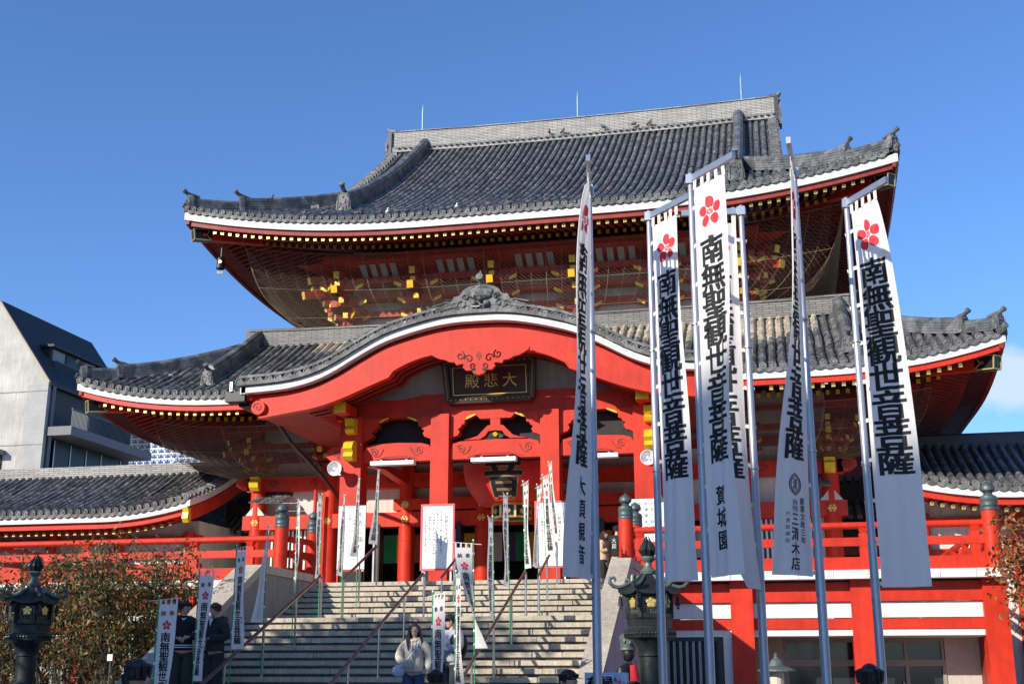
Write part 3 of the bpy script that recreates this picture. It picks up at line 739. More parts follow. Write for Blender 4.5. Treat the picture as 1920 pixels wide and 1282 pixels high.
for sg in (-1, 1):   # carved, gilded beam noses at the hall corners
    x = sg * 9.3; mb = MB()
    mb.prism([(0, 0), (.0, .55), (.12, .6), (.2, .5), (.16, .38), (.26, .3), (.22, .12), (.1, .02)], lambda u, v, q: Vector((x - .16 + q, 5.22 - u, 7.3 + v)), .32, 'yellow'); mb.build('beam_nose', body); mb = MB()
    mb.prism([(0, .05), (0, .5), (.35, .55), (.6, .42), (.62, .25), (.4, .1)], lambda u, v, q: Vector((x + sg * (.2 + u), 5.4 + q, 7.3 + v)), .28, 'red')
    mb.tube([(x + sg * (.45 + .14 * math.cos(t * .9) * (1 - t * .09)), 5.385, 7.6 + .14 * math.sin(t * .9) * (1 - t * .09)) for t in range(10)], .02, 'red2', 4)
    mb.build('beam_nose', body); mb = MB()
    mb.prism([(-.32, 0), (-.32, .03), (-.06, .32), (.06, .32), (.32, .03), (.32, 0)], lambda u, v, q: Vector((x + u, 5.25 + q, 6.505 + v)), .5, 'cream')
    mb.build('beam_nose', body)
place_brackets(body, [(x, 0) for x in (-9.3, -6.75, 6.75, 9.3)] + [(-9.35, R(-45)), (9.35, R(45))], 5.6, 7.75, .72)
mb = MB(); mb.box(-10.2, 10.2, 3.95, 4.15, 9.1, 9.3, 'red2'); mb.box(-9.9, 9.9, 4.6, 4.75, 8.6, 8.78, 'red2'); mb.build('tie_beam', body)
# black folding doors standing open
for k, x in enumerate((-5.0, -3.35, -2.3, 2.3, 3.35)):
    mb = MB(); mb.box(x - .10, x + .10, 5.15, 5.62, FL, 6.03, 'black')
    mb.box(x - .115, x - .06, 5.13, 5.15, FL + .1, 5.9, 'steel'); mb.prism([(-.12, 0), (0, .14), (.12, 0)], lambda u, v, q: Vector((x + u, 5.2 + q, 6.031 - .001 + v - .02)), .35, 'black')
    mb.build('folding_door', body)
mb = MB()
cs = [('curtain_green', (.02, .25, .10)), ('curtain_yellow', (.75, .42, .04)), ('curtain_red', (.55, .05, .04)), ('curtain_white', (.7, .68, .62)), ('curtain_purple', (.12, .04, .18))]
for i in range(24):
    n_, c_ = cs[i % 5]; solid(n_, c_, .8); x = -5.5 + i * .46
    if abs(x) > 5.6: continue
    mb.grid(lambda u, v: Vector((x + .46 * u, 7.4 + .04 * math.sin(u * 6.28), 5.05 + .95 * v)), 4, 2, n_)
mb.build('five_colour_curtain', body)
# ---------------------------------------------------------------- porch with undulating gable
porch = thing('entrance_porch', 'red entrance porch with undulating gable and square pillars at the stair head', 'porch', (0, 0, FL))
_kz = interp([(0, 10.68), (.6, 10.67), (1.2, 10.60), (2, 10.42), (2.7, 10.20), (3.45, 9.82), (4.1, 9.46), (4.7, 9.22), (5.5, 9.06), (6.9, 8.98)])
kz = lambda x: _kz(abs(x))
_kb = interp([(0, 9.90), (.8, 9.89), (1.5, 9.80), (2.0, 9.64), (2.45, 9.42)])
_kb2 = interp([(2.45, 9.30), (3.1, 9.05), (3.9, 8.74), (4.6, 8.54), (5.4, 8.42), (6.1, 8.32), (6.9, 8.25)])
kb = lambda x: _kb(abs(x)) if abs(x) < 2.45 else _kb2(abs(x))
xs = [-6.75 + 13.5 * i / 108 for i in range(109)]
def arc_board(mb, y0, y1, top, bot, m, x0=-6.75, x1=6.75):
    q = [x for x in xs if x0 - 1e-6 <= x <= x1 + 1e-6]; b = len(mb.v); k = mb.mi(m)
    for x in q: mb.v += [(x, y0, bot(x)), (x, y0, top(x)), (x, y1, top(x)), (x, y1, bot(x))]
    for i in range(len(q) - 1):
        for j in range(4):
            j2 = (j + 1) % 4; mb.f.append((b+i*4+j, b+i*4+j2, b+i*4+4+j2, b+i*4+4+j)); mb.m.append(k)
    e = b + (len(q) - 1) * 4
    mb.f += [(b, b+1, b+2, b+3), (e+3, e+2, e+1, e)]; mb.m += [k, k]
mb = MB()      # roof sheet with cover tiles running back from the verge
mb.grid(lambda u, v: Vector((-6.8 + 13.6 * u, -1.75 + 8.2 * v, kz(-6.8 + 13.6 * u) + .27)), 80, 26, 'tilepan')
L = [0.0]; X = [-6.8 + 13.6 * i / 400 for i in range(401)]
for i in range(400): L.append(L[-1] + math.hypot(X[i+1] - X[i], kz(X[i+1]) - kz(X[i])))
nt = int(L[-1] / .285); kx = []
for j in range(nt + 1):
    t = L[-1] * j / nt; i = min(range(401), key=lambda q: abs(L[q] - t)); kx.append(X[i])
for x in kx:
    path, rad = [], []
    for j in range(24):
        for f, r_ in ((0, .095), (.95, .085)): path.append((x, -1.75 + .34 * (j + f), kz(x) + .31)); rad.append(r_)
    mb.tube(path, rad, 'tile', 7)
pr = mb.build('porch_roof', porch)
mb = MB()
for j, x in enumerate(kx):
    mb.lathe((x, -1.8, kz(x) + .33), [(.10, -.1), (.12, .02), (.12, .06), (.095, .065), (.09, .04), (.045, .04), (.03, .07), (.004, .07)], 'tiledisc', 12, axis=(0, -1, 0))
    if j < len(kx) - 1:
        x2 = kx[j + 1]; a, b_ = Vector((x, -1.82, kz(x) + .27)), Vector((x2, -1.82, kz(x2) + .27))
        mb.bar(a, b_, .16, .10, 'tiledisc'); mb.bar(a + Vector((0, 0.02, .20)), b_ + Vector((0, .02, .20)), .14, .07, 'tiledisc')
mb.build('verge_tile_row', pr)
mb = MB(); arc_board(mb, -1.80, -1.5, lambda x: kz(x) + .20, lambda x: kz(x) + .02, 'white'); mb.build('white_verge', pr)
mb = MB()
arc_board(mb, -1.46, -1.3, lambda x: kz(x) - .002, lambda x: kz(x) - .14, 'red')
arc_board(mb, -1.62, -1.38, lambda x: kz(x) - .142, lambda x: kb(x) + .05, 'red', -6.25, 6.25)
arc_board(mb, -1.66, -1.40, lambda x: kb(x) + .048, kb, 'red', -6.25, 6.25)
for sg in (-1, 1):     # curled ends
    mb.lathe((sg * 6.25, -1.73, 8.60), [(.20, -.005), (.20, .28)], 'red', 16, axis=(0, 1, 0))
    mb.tube([(sg * (6.25 + .15 * math.cos(t * .9) * (1 - t * .1)), -1.74, 8.6 + .15 * math.sin(t * .9) * (1 - t * .1)) for t in range(10)], .016, 'red2', 4)
mb.build('bargeboard', pr)
mb = MB()      # stepped inner arches and soffit
for k, (y, dz) in enumerate(((-1.1, .16), (-.7, .30), (-.3, .44))):
    arc_board(mb, y, y + .14, lambda x: kb(x) + .3, lambda x: kb(x) + .06 + dz * .12, 'red2', -5.2, 5.2)
mb.grid(lambda u, v: Vector((-6.75 + 13.5 * u, -1.45 + 7 * v, max(kb(-6.75 + 13.5 * u), kz(-6.75 + 13.5 * u) - .6) + .22)), 80, 4, 'red2')
mb.build('inner_arch', pr)
mb = MB()      # rafters under the low side eaves
for sg in (-1, 1):
    for i in range(26):
        y = -1.35 + i * .2; mb.bar((sg * 6.72, y, kz(6.7) - .22), (sg * 4.35, y, kz(4.6) - .52), .07, .10, 'red')
        mb.box(sg * 6.725, sg * 6.735, y - .036, y + .036, kz(6.7) - .27, kz(6.7) - .17, 'white')
    mb.box(sg * 6.78, sg * 6.62, -1.8, 4.2, 8.99, 9.2, 'white'); mb.box(sg * 6.70, sg * 6.5, -1.6, 4.2, 8.86, 8.985, 'red')
mb.build('side_eave', pr)
mb = MB(); mb.box(-6.98, -6.66, -1.4, .9, 8.72, 8.96, 'black'); mb.box(-7.25, -6.66, -1.75, -1.4, 8.80, 9.08, 'black'); mb.box(-7.1, -7.02, -1.8, -1.74, 9.08, 9.35, 'steel')
mb.tube([(-6.8, .8, 8.75), (-6.6, 1.6, 8.2), (-6.35, 3.6, 7.5), (-6.3, 5.0, 7.0)], .065, 'black', 8); mb.build('gutter', pr)
mb = MB(); mb.tube([(-7.05, 4.9, 7.25), (-7.05, 4.9, FL)], .06, 'red', 10); mb.build('downpipe', pr)
# carved pendant
mb = MB()
half = [(0, 9.16), (.16, 9.22), (.2, 9.31), (.36, 9.30), (.45, 9.40), (.41, 9.48), (.52, 9.49), (.62, 9.46), (.68, 9.55), (.82, 9.56), (.95, 9.63), (1.1, 9.66), (1.22, 9.72), (1.36, 9.80), (1.38, 9.88), (1.24, 9.88), (1.1, 9.86), (.8, 9.93), (.4, 9.97), (.12, 9.94), (0, 9.98)]
out = [(x, z) for x, z in half] + [(-x, z) for x, z in reversed(half[1:-1])]
mb.prism(out, lambda u, v, q: Vector((u + .1, -1.90 + q, v)), .14, 'red')
for s_ in (-1, 1):
    for cx, cz, r_, t0 in ((.28, 9.62, .13, 0), (.52, 9.72, .13, 2), (.16, 9.42, .10, 4)):
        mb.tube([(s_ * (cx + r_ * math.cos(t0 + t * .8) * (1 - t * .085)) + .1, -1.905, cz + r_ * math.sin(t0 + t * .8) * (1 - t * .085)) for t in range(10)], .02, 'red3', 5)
    mb.lathe((s_ * .15 + .1, -1.905, 9.30), [(.05, 0), (.05, .01)], 'black', 8, axis=(0, 1, 0))
mb.prism([(0, 9.56), (.09, 9.68), (.05, 9.78), (0, 9.82), (-.05, 9.78), (-.09, 9.68)], lambda u, v, q: Vector((u + .1, -1.908 + q, v)), .01, 'red2')
mb.build('carved_pendant', pr)
# big demon tile on the crest
mb = MB(); cy = -1.85
wing = [(0, 10.98), (.55, 10.96), (1.1, 10.98), (1.32, 11.03), (1.1, 11.12), (.98, 11.22), (.82, 11.26), (.75, 11.4), (.6, 11.42), (.5, 11.56), (.34, 11.66), (.2, 11.68), (0, 11.70)]
out = wing + [(-x, z) for x, z in reversed(wing[1:-1])]
mb.prism(out, lambda u, v, q: Vector((u + .12, cy + q, v)), .22, 'tiledisc')
for s_ in (-1, 1):
    for cx, cz, r_ in ((.52, 11.16, .13), (.42, 11.36, .10), (.72, 11.14, .1)):
        mb.tube([(s_ * (cx + r_ * math.cos(t * .8) * (1 - t * .085)) + .12, cy - .02, cz + r_ * math.sin(t * .8) * (1 - t * .085)) for t in range(10)], .03, 'tiledisc', 5)
    for k in range(3): mb.tube([(s_ * (.6 + .1 * k + .55 * t) + .12, cy - .01, 11.05 + .07 * k + .05 * math.sin(t * 5)) for t in (0, .3, .6, 1)], .028, 'tiledisc', 5)
    mb.ball((s_ * .15 + .12, cy - .05, 11.36), (.085, .07, .06), 'tiledisc', 10, 6); mb.ball((s_ * .15 + .12, cy - .11, 11.355), (.03, .02, .025), 'black', 6, 4)
    mb.tube([(s_ * .05 + .12, cy - .08, 11.42), (s_ * .18 + .12, cy - .10, 11.49), (s_ * .32 + .12, cy - .06, 11.45)], .035, 'tiledisc', 5)
    mb.ball((s_ * .17 + .12, cy - .05, 11.17), (.10, .07, .07), 'tiledisc', 8, 5); mb.ball((s_ * .1 + .12, cy - .06, 11.05), (.035, .04, .05), 'tiledisc', 6, 4)
mb.ball((.12, cy - .08, 11.27), (.09, .09, .08), 'tiledisc', 10, 6); mb.ball((.12, cy - .02, 11.46), (.38, .12, .2), 'tiledisc', 12, 6)
mb.tube([(-.12, cy - .04, 11.08), (.12, cy - .09, 11.06), (.36, cy - .04, 11.08)], .03, 'black', 5)
mb.tube([(.12, cy + .1, 11.62), (.12, cy, 11.78), (.12, cy - .12, 11.86)], [.06, .065, .07], 'tiledisc', 10)
mb.lathe((.12, cy - .12, 11.88), [(.10, 0), (.10, .05), (.04, .06)], 'tiledisc', 12, axis=(0, -1, .2)); mb.ball((.12, cy - .02, 12.02), (.035, .05, .08), 'tiledisc', 6, 5)
mb.build('demon_tile', pr)
# dragon-like ornament on the roof behind
mb = MB()
mb.tube([(-6.1, .9, 9.35), (-6.12, .8, 9.7), (-5.95, .75, 9.9), (-6.05, .6, 10.15), (-5.9, .5, 10.3)], [.12, .11, .13, .12, .05], 'tiledisc', 7)
for k in range(6): a = k * .5; mb.tube([(-6.0, .7, 9.9 + .07 * k), (-6.0 + .3 * math.cos(a), .65, 10.05 + .3 * math.sin(a))], [.05, .008], 'tiledisc', 5)
mb.build('roof_ornament', pr)
# pillars, rainbow beams, brackets
def pillar(x, w):
    mb = MB(); mb.box(x - w / 2, x + w / 2, -w / 2, w / 2, FL + .12, 8.5, 'red'); mb.box(x - w / 2 - .06, x + w / 2 + .06, -w / 2 - .06, w / 2 + .06, FL, FL + .119, 'granite')
    return mb.build('pillar', porch)
for x, w in ((-4.0, .60), (-1.42, .52), (1.70, .52), (4.30, .60)): pillar(x, w)
mb = MB(); mb.box(-4.6, 4.75, .02, .34, 8.50, 9.02, 'red'); mb.prism([(-2.6, 9.02), (2.8, 9.02), (2.2, 9.14), (-2.0, 9.14)], lambda u, v, q: Vector((u, .04 + q, v)), .28, 'red'); mb.build('upper_beam', porch)
mb = MB(); arc_board(mb, .38, .5, lambda x: kb(x) + .6, lambda x: 8.9, 'cream', -4.6, 4.6); mb.build('gable_panel', porch)
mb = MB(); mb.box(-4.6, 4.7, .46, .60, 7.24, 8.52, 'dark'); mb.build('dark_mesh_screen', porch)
def swirl(mb, cx, cz, y, r, sg, m='red2'):
    mb.tube([(cx + sg * r * math.cos(.4 + t * .62) * (1 - t * .055), y, cz + r * math.sin(.4 + t * .62) * (1 - t * .055)) for t in range(17)], .016, m, 4)
    mb.tube([(cx - sg * r * .2, y, cz - r), (cx - sg * r * 1.1, y, cz - r * .9), (cx - sg * r * 1.7, y, cz - r * .2), (cx - sg * r * 2.1, y, cz + r * .7)], .016, m, 4)
for x0, x1 in ((-3.69, -1.69), (-1.15, 1.43), (1.97, 3.99)):
    w = x1 - x0
    out = [(0, 7.22), (0, 7.52), (.08, 7.66), (.3, 7.72), (w / 2, 7.75), (w - .3, 7.72), (w - .08, 7.66), (w, 7.52), (w, 7.22), (w * .78, 7.22), (w * .7, 7.31), (w * .3, 7.31), (w * .22, 7.22)]
    mb = MB(); mb.prism(out, lambda u, v, q: Vector((x0 + u, -.14 + q, v)), .3, 'red')
    swirl(mb, x0 + .33, 7.5, -.145, .13, -1); swirl(mb, x1 - .33, 7.5, -.145, .13, 1)
    mb.tube([(x0 + w * (.2 + .6 * t), -.145, 7.27 + .09 * min(1, 4 * min(t, 1 - t))) for t in [i / 12 for i in range(13)]], .014, 'red2', 4)
    mb.build('rainbow_beam', porch)
def capital(x, sg):
    mb = MB()
    out = [(0, 7.80), (.10, 7.86), (.22, 7.90), (.28, 8.0), (.22, 8.08), (.30, 8.12), (.34, 8.2), (.42, 8.22), (.42, 8.36), (.62, 8.42), (.7, 8.48), (0, 8.48)]
    mb.prism(out, lambda u, v, q: Vector((x + sg * u, -.12 + q, v)), .28, 'red')
    mb.prism([(.42, 8.33), (.55, 8.37), (.74, 8.46), (.72, 8.49), (.5, 8.42)], lambda u, v, q: Vector((x + sg * u, -.135 + q, v)), .012, 'yellow')
    return mb.build('bracket_arm', porch)
for x, sg in ((-3.7, 1), (-1.68, -1), (-1.16, 1), (1.44, -1), (1.96, 1), (4.0, -1)): capital(x, sg)
mb = MB()      # frog-leg strut over the middle bay
leg = [(0, 8.16), (.22, 8.14), (.36, 8.0), (.5, 7.86), (.72, 7.79), (.9, 7.76), (.62, 7.76), (.42, 7.77), (.28, 7.86), (.2, 7.98), (0, 8.0)]
mb.prism([(x + .14, z) for x, z in leg] + [(-x + .14, z) for x, z in reversed(leg[1:-1])], lambda u, v, q: Vector((u, -.13 + q, v)), .26, 'red')
mb.prism([(-.3, 8.34), (.58, 8.34), (.72, 8.48), (-.44, 8.48)], lambda u, v, q: Vector((u, -.13 + q, v)), .26, 'red'); mb.box(.0, .28, -.12, .12, 8.14, 8.35, 'red')
fs = mb.build('frog_leg_strut', porch)
mb = MB(); solid('carving_green', (.02, .07, .04), .6)
for k in range(16):
    a = R(12 + k * 10.5); mb.tube([(.14 + .06 * math.cos(a), -.02, 7.80), (.14 + .2 * math.cos(a), -.06, 7.8 + .12 * math.sin(a)), (.14 + .3 * math.cos(a + .25), -.03, 7.79 + .17 * math.sin(a + .25))], [.02, .022, .008], 'carving_green', 5)
for k in range(5): mb.ball((.14 + .04 * math.cos(k * 1.26), -.09, 7.89 + .04 * math.sin(k * 1.26)), .035, 'yellow', 6, 4)
mb.build('flower_carving', fs)
for x, sg in ((-4.06, -1), (4.36, 1)):     # gilded beam noses on the outer pillars
    mb = MB()
    mb.box(x - .17, x + .17, -1.15, -.2, 8.48, 8.76, 'red'); mb.box(x - .172, x + .172, -1.19, -1.151, 8.475, 8.765, 'yellow'); mb.box(x - .172, x - .16, -1.15, -.7, 8.475, 8.765, 'yellow')
    mb.build('beam_nose', porch); mb = MB()
    mb.prism([(-.2, 0), (-.55, .02), (-.62, .12), (-.5, .2), (-.62, .27), (-.66, .42), (-.2, .46)], lambda u, v, q: Vector((x - .13 + q + .1, u, 7.98 + v)), .26, 'yellow')
    mb.build('beam_nose', porch); mb = MB()
    mb.prism([(-.28, 0), (-.6, .0), (-.72, .1), (-.66, .22), (-.76, .32), (-.66, .5), (-.5, .56), (-.28, .55)], lambda u, v, q: Vector((x - .13 + q + .1, u, 7.22 + v)), .27, 'yellow')
    mb.build('beam_nose', porch); mb = MB()
    out = [(.28, 7.25), (.5, 7.2), (.7, 7.28), (.86, 7.42), (.84, 7.58), (.66, 7.7), (.3, 7.74)]
    mb.prism([(sg * a - sg * .12, b) for a, b in out], lambda u, v, q: Vector((x + u, -.12 + q, v)), .26, 'red'); swirl(mb, x + sg * .42, 7.47, -.125, .11, sg)
    mb.build('beam_nose', porch)
mb = MB()
for x in (-4.15, 4.3): mb.prism([(0, 7.3), (0, 7.6), (5.3, 7.75), (5.3, 7.35), (2.6, 7.5)], lambda u, v, q: Vector((x - .14 + q, .3 + u, v)), .28, 'red')
mb.box(-4.3, 4.4, 2.6, 2.9, 8.5, 8.8, 'red2'); mb.build('side_beam', porch)
# ---------------------------------------------------------------- things hung on the porch
pq = thing('name_plaque', 'dark carved plaque with gold characters under the porch gable', 'plaque', (0, .0, 8.86))
tl = lambda u, v, w=0: Vector((u, -.10 - (v) * .17 - w, 8.82 + v))      # leans forward
mb = MB(); mb.prism([(-1.12, .12), (1.12, .12), (1.12, 1.02), (-1.12, 1.02)], lambda u, v, q: tl(u, v, q), .06, solid('plaque_brown', (.05, .016, .010), .45)); mb.build('plaque_board', pq)
mb = MB()
solid('plaque_frame', (.045, .022, .012), .4)
for a, b in (((-1.2, .05), (1.2, .05)), ((1.2, .05), (1.27, 1.1)), ((1.27, 1.1), (-1.27, 1.1)), ((-1.27, 1.1), (-1.2, .05))):
    mb.bar(tl(*a, .06), tl(*b, .06), .18, .17, 'plaque_frame', up=(0, -.17, 1))
    n_ = 16
    for i in range(n_): t = (i + .5) / n_; mb.ball(tl(a[0] + (b[0] - a[0]) * t, a[1] + (b[1] - a[1]) * t, .155) , .022, 'gold', 5, 4)
for a, b in (((-1.05, .2), (1.05, .2)), ((1.05, .2), (1.05, .96)), ((1.05, .96), (-1.05, .96)), ((-1.05, .96), (-1.05, .2))): mb.bar(tl(*a, .068), tl(*b, .068), .02, .02, 'gold')
mb.build('plaque_frame', pq)
mb = MB(); put_text(mb, '殿悲大', lambda u, v: tl(u, -v, .066), -.5, -.58, .42, .54, 'gold', .012, 1.05, horiz=True)
mb.build('lettering', pq)
# giant lantern
ln_ = thing('giant_paper_lantern', 'giant red paper lantern with one black character hanging in the porch', 'lantern', (.15, 2.0, 8.1))
def LT(mb): mb.v = [(.15 + (x - .12) * 1.033, 2.0 + (y - 1.0) * 1.033, 1.6 + (z - 1.6) * 1.033) for x, y, z in mb.v]
mb = MB(); c = (.12, 1.0, 0); prof = []
N = 46
for i in range(N + 1):
    t = i / N; z = 6.05 + 2.0 * t; r = .50 + .87 * math.sin(math.pi * min(1, (.10 + t * .8))) ** .62 if True else 0
    prof += [(r - .012, z), (r, z + 2.0 / N * .5)]
mb.lathe(c, prof, 'lred', 48); LT(mb); mb.build('lantern_body', ln_, True)
mb = MB(); mb.lathe(c, [(.52, 5.98), (.56, 6.0), (.56, 6.06), (.48, 6.07)], 'gold', 40); mb.lathe(c, [(.42, 5.66), (.52, 5.64), (.54, 5.7), (.53, 5.975), (.42, 5.978)], 'black', 40, mats=['gold', 'gold', 'black', 'black'])
for k in range(16):
    a = k * math.pi / 8; mb.box(c[0] + .54 * math.cos(a) - .03, c[0] + .54 * math.cos(a) + .03, c[1] + .54 * math.sin(a) - .03, c[1] + .54 * math.sin(a) + .03, 5.65, 5.985, 'gold') if k % 2 else mb.lathe((c[0] + .532 * math.cos(a), c[1] + .532 * math.sin(a), 5.83), [(.08, -.01), (.08, .02), (.03, .03)], 'gold', 12, axis=(math.cos(a), math.sin(a), 0))
LT(mb); mb.build('bottom_ring', ln_)
mb = MB(); mb.lathe(c, [(.5, 8.05), (.62, 8.05), (.62, 8.35), (.4, 8.4), (.05, 8.42)], 'black', 32); mb.tube([(.12, 1, 8.4), (.12, 1, 8.9)], .05, 'black', 8); LT(mb); mb.build('top_ring', ln_)
def lan(u, v, e=.0):
    z = 6.95 - v; t = (z - 6.05) / 2.0; r = .50 + .87 * math.sin(math.pi * min(1, max(0.01, (.10 + t * .8)))) ** .62 + .014 + e
    a = -math.pi / 2 + u / 1.38; return Vector((c[0] + math.cos(a) * r, c[1] + math.sin(a) * r, z))
mb = MB()
put_text(mb, '音', None, .04, .30, 1.06, 1, solid('lantern_outline', (.32, .22, .12), .6), .06, 1.12, .12, layer=lambda u, v, e: lan(u, v, e))
put_text(mb, '音', None, .04, .30, 1.06, 1, 'ink', .032, 1.12, .12, layer=lambda u, v, e: lan(u, v, .012 + e))
LT(mb); mb.build('lettering', ln_)
for x, lab in ((-2.75, 'white strip light in the porch bay left of the giant lantern'), (.15, 'white strip light in front of the giant lantern'), (2.95, 'white strip light in the porch bay right of the giant lantern')):
    t = thing('strip_light', lab, 'lamp', (x, -.32, 7.06), 'strip lights under the porch beams')
    mb = MB(); mb.box(x - .63, x + .63, -.42, -.16, 7.09, 7.20, 'lamp'); mb.box(x - .4, x - .34, -.24, -.12, 7.2, 7.26, 'steel'); mb.box(x + .34, x + .4, -.24, -.12, 7.2, 7.26, 'steel'); mb.build('casing', t)
    mb = MB(); mb.tube([(x - .58, -.32, 7.085), (x + .58, -.32, 7.085)], .014, 'paper', 8); mb.build('lamp_tube', t)
for x, lab in ((-4.3, 'grey horn loudspeaker on the left outer porch pillar'), (4.42, 'grey horn loudspeaker on the right outer porch pillar')):
    t = thing('horn_loudspeaker', lab, 'speaker', (x, -.7, 6.98), 'horn loudspeakers on the porch pillars')
    ax = Vector((.05 if x < 0 else .15, -1, -.06)); p = Vector((x, -.72, 6.98))
    mb = MB(); mb.lathe(p, [(.05, -.3), (.07, -.22), (.11, -.1), (.17, 0), (.20, .05), (.205, .055), (.195, .06), (.16, .0), (.08, -.12), (.01, -.13)], 'lamp', 28, axis=ax); mb.build('horn', t, True)
    mb = MB(); mb.ball(p + ax * -.02, (.045, .06, .045), 'lamp', 10, 6); mb.build('driver_cone', t)
    mb = MB(); mb.bar(p - ax * .3, (x, -.28, 6.98), .05, .05, 'steel'); mb.box(x - .05, x + .05, -.36, -.29, 6.85, 7.1, 'steel'); mb.build('bracket', t)
for x, y, z, lab in ((-10.87, 4.75, 15.5, 'small black wind bell hanging from the upper left roof corner'),):
    t = thing('wind_bell', lab, 'bell', (x, y, z))
    mb = MB(); mb.lathe((x, y, z), [(.03, .02), (.10, 0), (.13, -.06), (.135, -.3), (.155, -.42), (.13, -.42), (.1, -.3), (.01, -.2)], 'black', 16); mb.tube([(x, y, z), (x, y, z + .35)], .018, 'black', 6); mb.build('bell_body', t)
    mb = MB(); mb.tube([(x, y, z - .3), (x, y, z - .5)], .01, 'bronze2', 5); mb.box(x - .12, x + .12, y - .01, y + .01, z - .6, z - .5, 'bronze2'); mb.build('clapper', t)
    mb = MB(); put_plum(mb, lambda u, v: Vector((x + .04 + u, y - .142, z - .2 - v)), 0, 0, .06, 'gold'); mb.build('crest', t)
# ---------------------------------------------------------------- bird nets
def net(name, label, fn, ns, nt_, rope_s, rope_t, sp=1, nm='net', nr=.003):
    t = thing(name, label, 'net', fn(.5, 0))
    mb = MB()
    K = 12
    for dirn in (-1, 1):
        for i in range(-ns, 2 * ns):
            pts = []
            for j in range(K + 1):
                tt = j / K; s = i / ns + dirn * tt * nt_ / ns
                if 0 <= s <= 1: pts.append(fn(s, tt))
            if len(pts) > 1: mb.tube(pts, nr, nm, 3, False)
    tag(mb.build('mesh_strands', t), None)
    mb = MB()
    for i in range(rope_s + 1): mb.tube([fn(i / rope_s, j / 10) for j in range(11)], .006 if i % 4 else .011, 'rope', 4, False)
    for k in range(rope_t + 1): mb.tube([fn(i / 40, k / rope_t) for i in range(41)], .007 if 0 < k < rope_t else .013, 'rope', 4, False)
    mb.build('support_ropes', t)
def netU(s, t):
    q = -1 + 2 * s; x = q * (10.3 * (1 - t) + 7.6 * t + .55 * math.sin(math.pi * t)); 
    z0 = RU.front(q * 10.3, 0).z - .62; return Vector((x, 5.55 + 1.7 * t - .35 * math.sin(math.pi * t), z0 * (1 - t) + 13.0 * t - .45 * math.sin(math.pi * t)))
net('bird_net', 'fine brown bird net under the front eave of the upper roof', netU, 120, 26, 38, 3)
def netL(s, t):
    x0 = -12.2 + 5.4 * s; x = x0 * (1 - t) + (-10.0 + 3.3 * s) * t - .5 * math.sin(math.pi * t) * (1 - s)
    z0 = RL.front(x0, 0).z - .66; return Vector((x, 3.4 + 1.8 * t - .25 * math.sin(math.pi * t), z0 * (1 - t) + 7.75 * t - .35 * math.sin(math.pi * t)))
net('bird_net', 'sagging bird net under the lower roof left of the porch', netL, 60, 32, 9, 3, nm='netdark', nr=.0055)
def netR(s, t):
    x0 = 6.8 + 5.4 * s; x = x0 * (1 - t) + (6.7 + 3.3 * s) * t + .5 * math.sin(math.pi * t) * s
    z0 = RL.front(x0, 0).z - .66; return Vector((x, 3.4 + 1.8 * t - .25 * math.sin(math.pi * t), z0 * (1 - t) + 7.75 * t - .35 * math.sin(math.pi * t)))
net('bird_net', 'sagging bird net under the lower roof behind the tall banners', netR, 60, 32, 9, 3, nm='netdark', nr=.0055)
for sg, lab in ((-1, 'bird net along the left side eave of the upper roof'), (1, 'dark bird net draped at the right corner of the upper roof')):
    def netS(s, t, sg=sg):
        y = 5.4 + 18 * s; yb = 7.3 + 15 * s
        zz = RU.side(sg)(-12.5 + 1.6 + 18 * s, 0).z - .62
        return Vector((sg * (10.3 * (1 - t) + 7.6 * t + .55 * math.sin(math.pi * t)), y * (1 - t) + yb * t, zz * (1 - t) + 13.0 * t - .45 * math.sin(math.pi * t)))
    net('bird_net', lab, netS, 110, 26, 30, 3)
# ---------------------------------------------------------------- stairs
LAND = 2.62
SX0, SX1 = -3.4, 4.32
def step_z(y):
    if y > -4.13: return FL
    if y > -6.35: return LAND + .1428 * (int((y + 6.35) / .37) + 1)
    if y > -8.2: return LAND
    return max(0, LAND - .1456 * (int((-8.2 - y) / .345) + 1))
st = thing('stone_staircase', 'broad speckled granite staircase with a landing leading up to the porch', 'stairs', (.45, -9, 0))
def one_step(ztop, y0, y1, zb):
    mb = MB()
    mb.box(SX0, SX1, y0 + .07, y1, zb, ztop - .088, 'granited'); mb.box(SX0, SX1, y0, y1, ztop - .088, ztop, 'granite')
    rnd = random.Random(int(ztop * 1000)); x = SX0 + rnd.uniform(.3, 1.2)
    while x < SX1 - .3: mb.box(x, x + .012, y0 - .001, y0 + .01, ztop - .089, ztop + .001, 'granited'); x += rnd.uniform(.9, 1.5)
    return mb.build('step', st)
for k in range(1, 19): one_step(LAND - .1456 * k + (0 if k < 18 else .003), -8.2 - .345 * k, -8.2 - .345 * (k - 1) + .06, -.05)
one_step(LAND, -8.2, -6.25, 0)
for k in range(1, 7): one_step(LAND + .1428 * k, -6.35 + .37 * (k - 1), -6.35 + .37 * k + .06, LAND - .2)
one_step(FL, -4.13, -2.5, 2.5)
mb = MB(); mb.box(-4.1, 4.6, -2.5, 5.75, 3.0, FL - .002, 'granite'); tag(mb.build('porch_floor'), 'pale granite porch floor', 'floor', kind='structure')
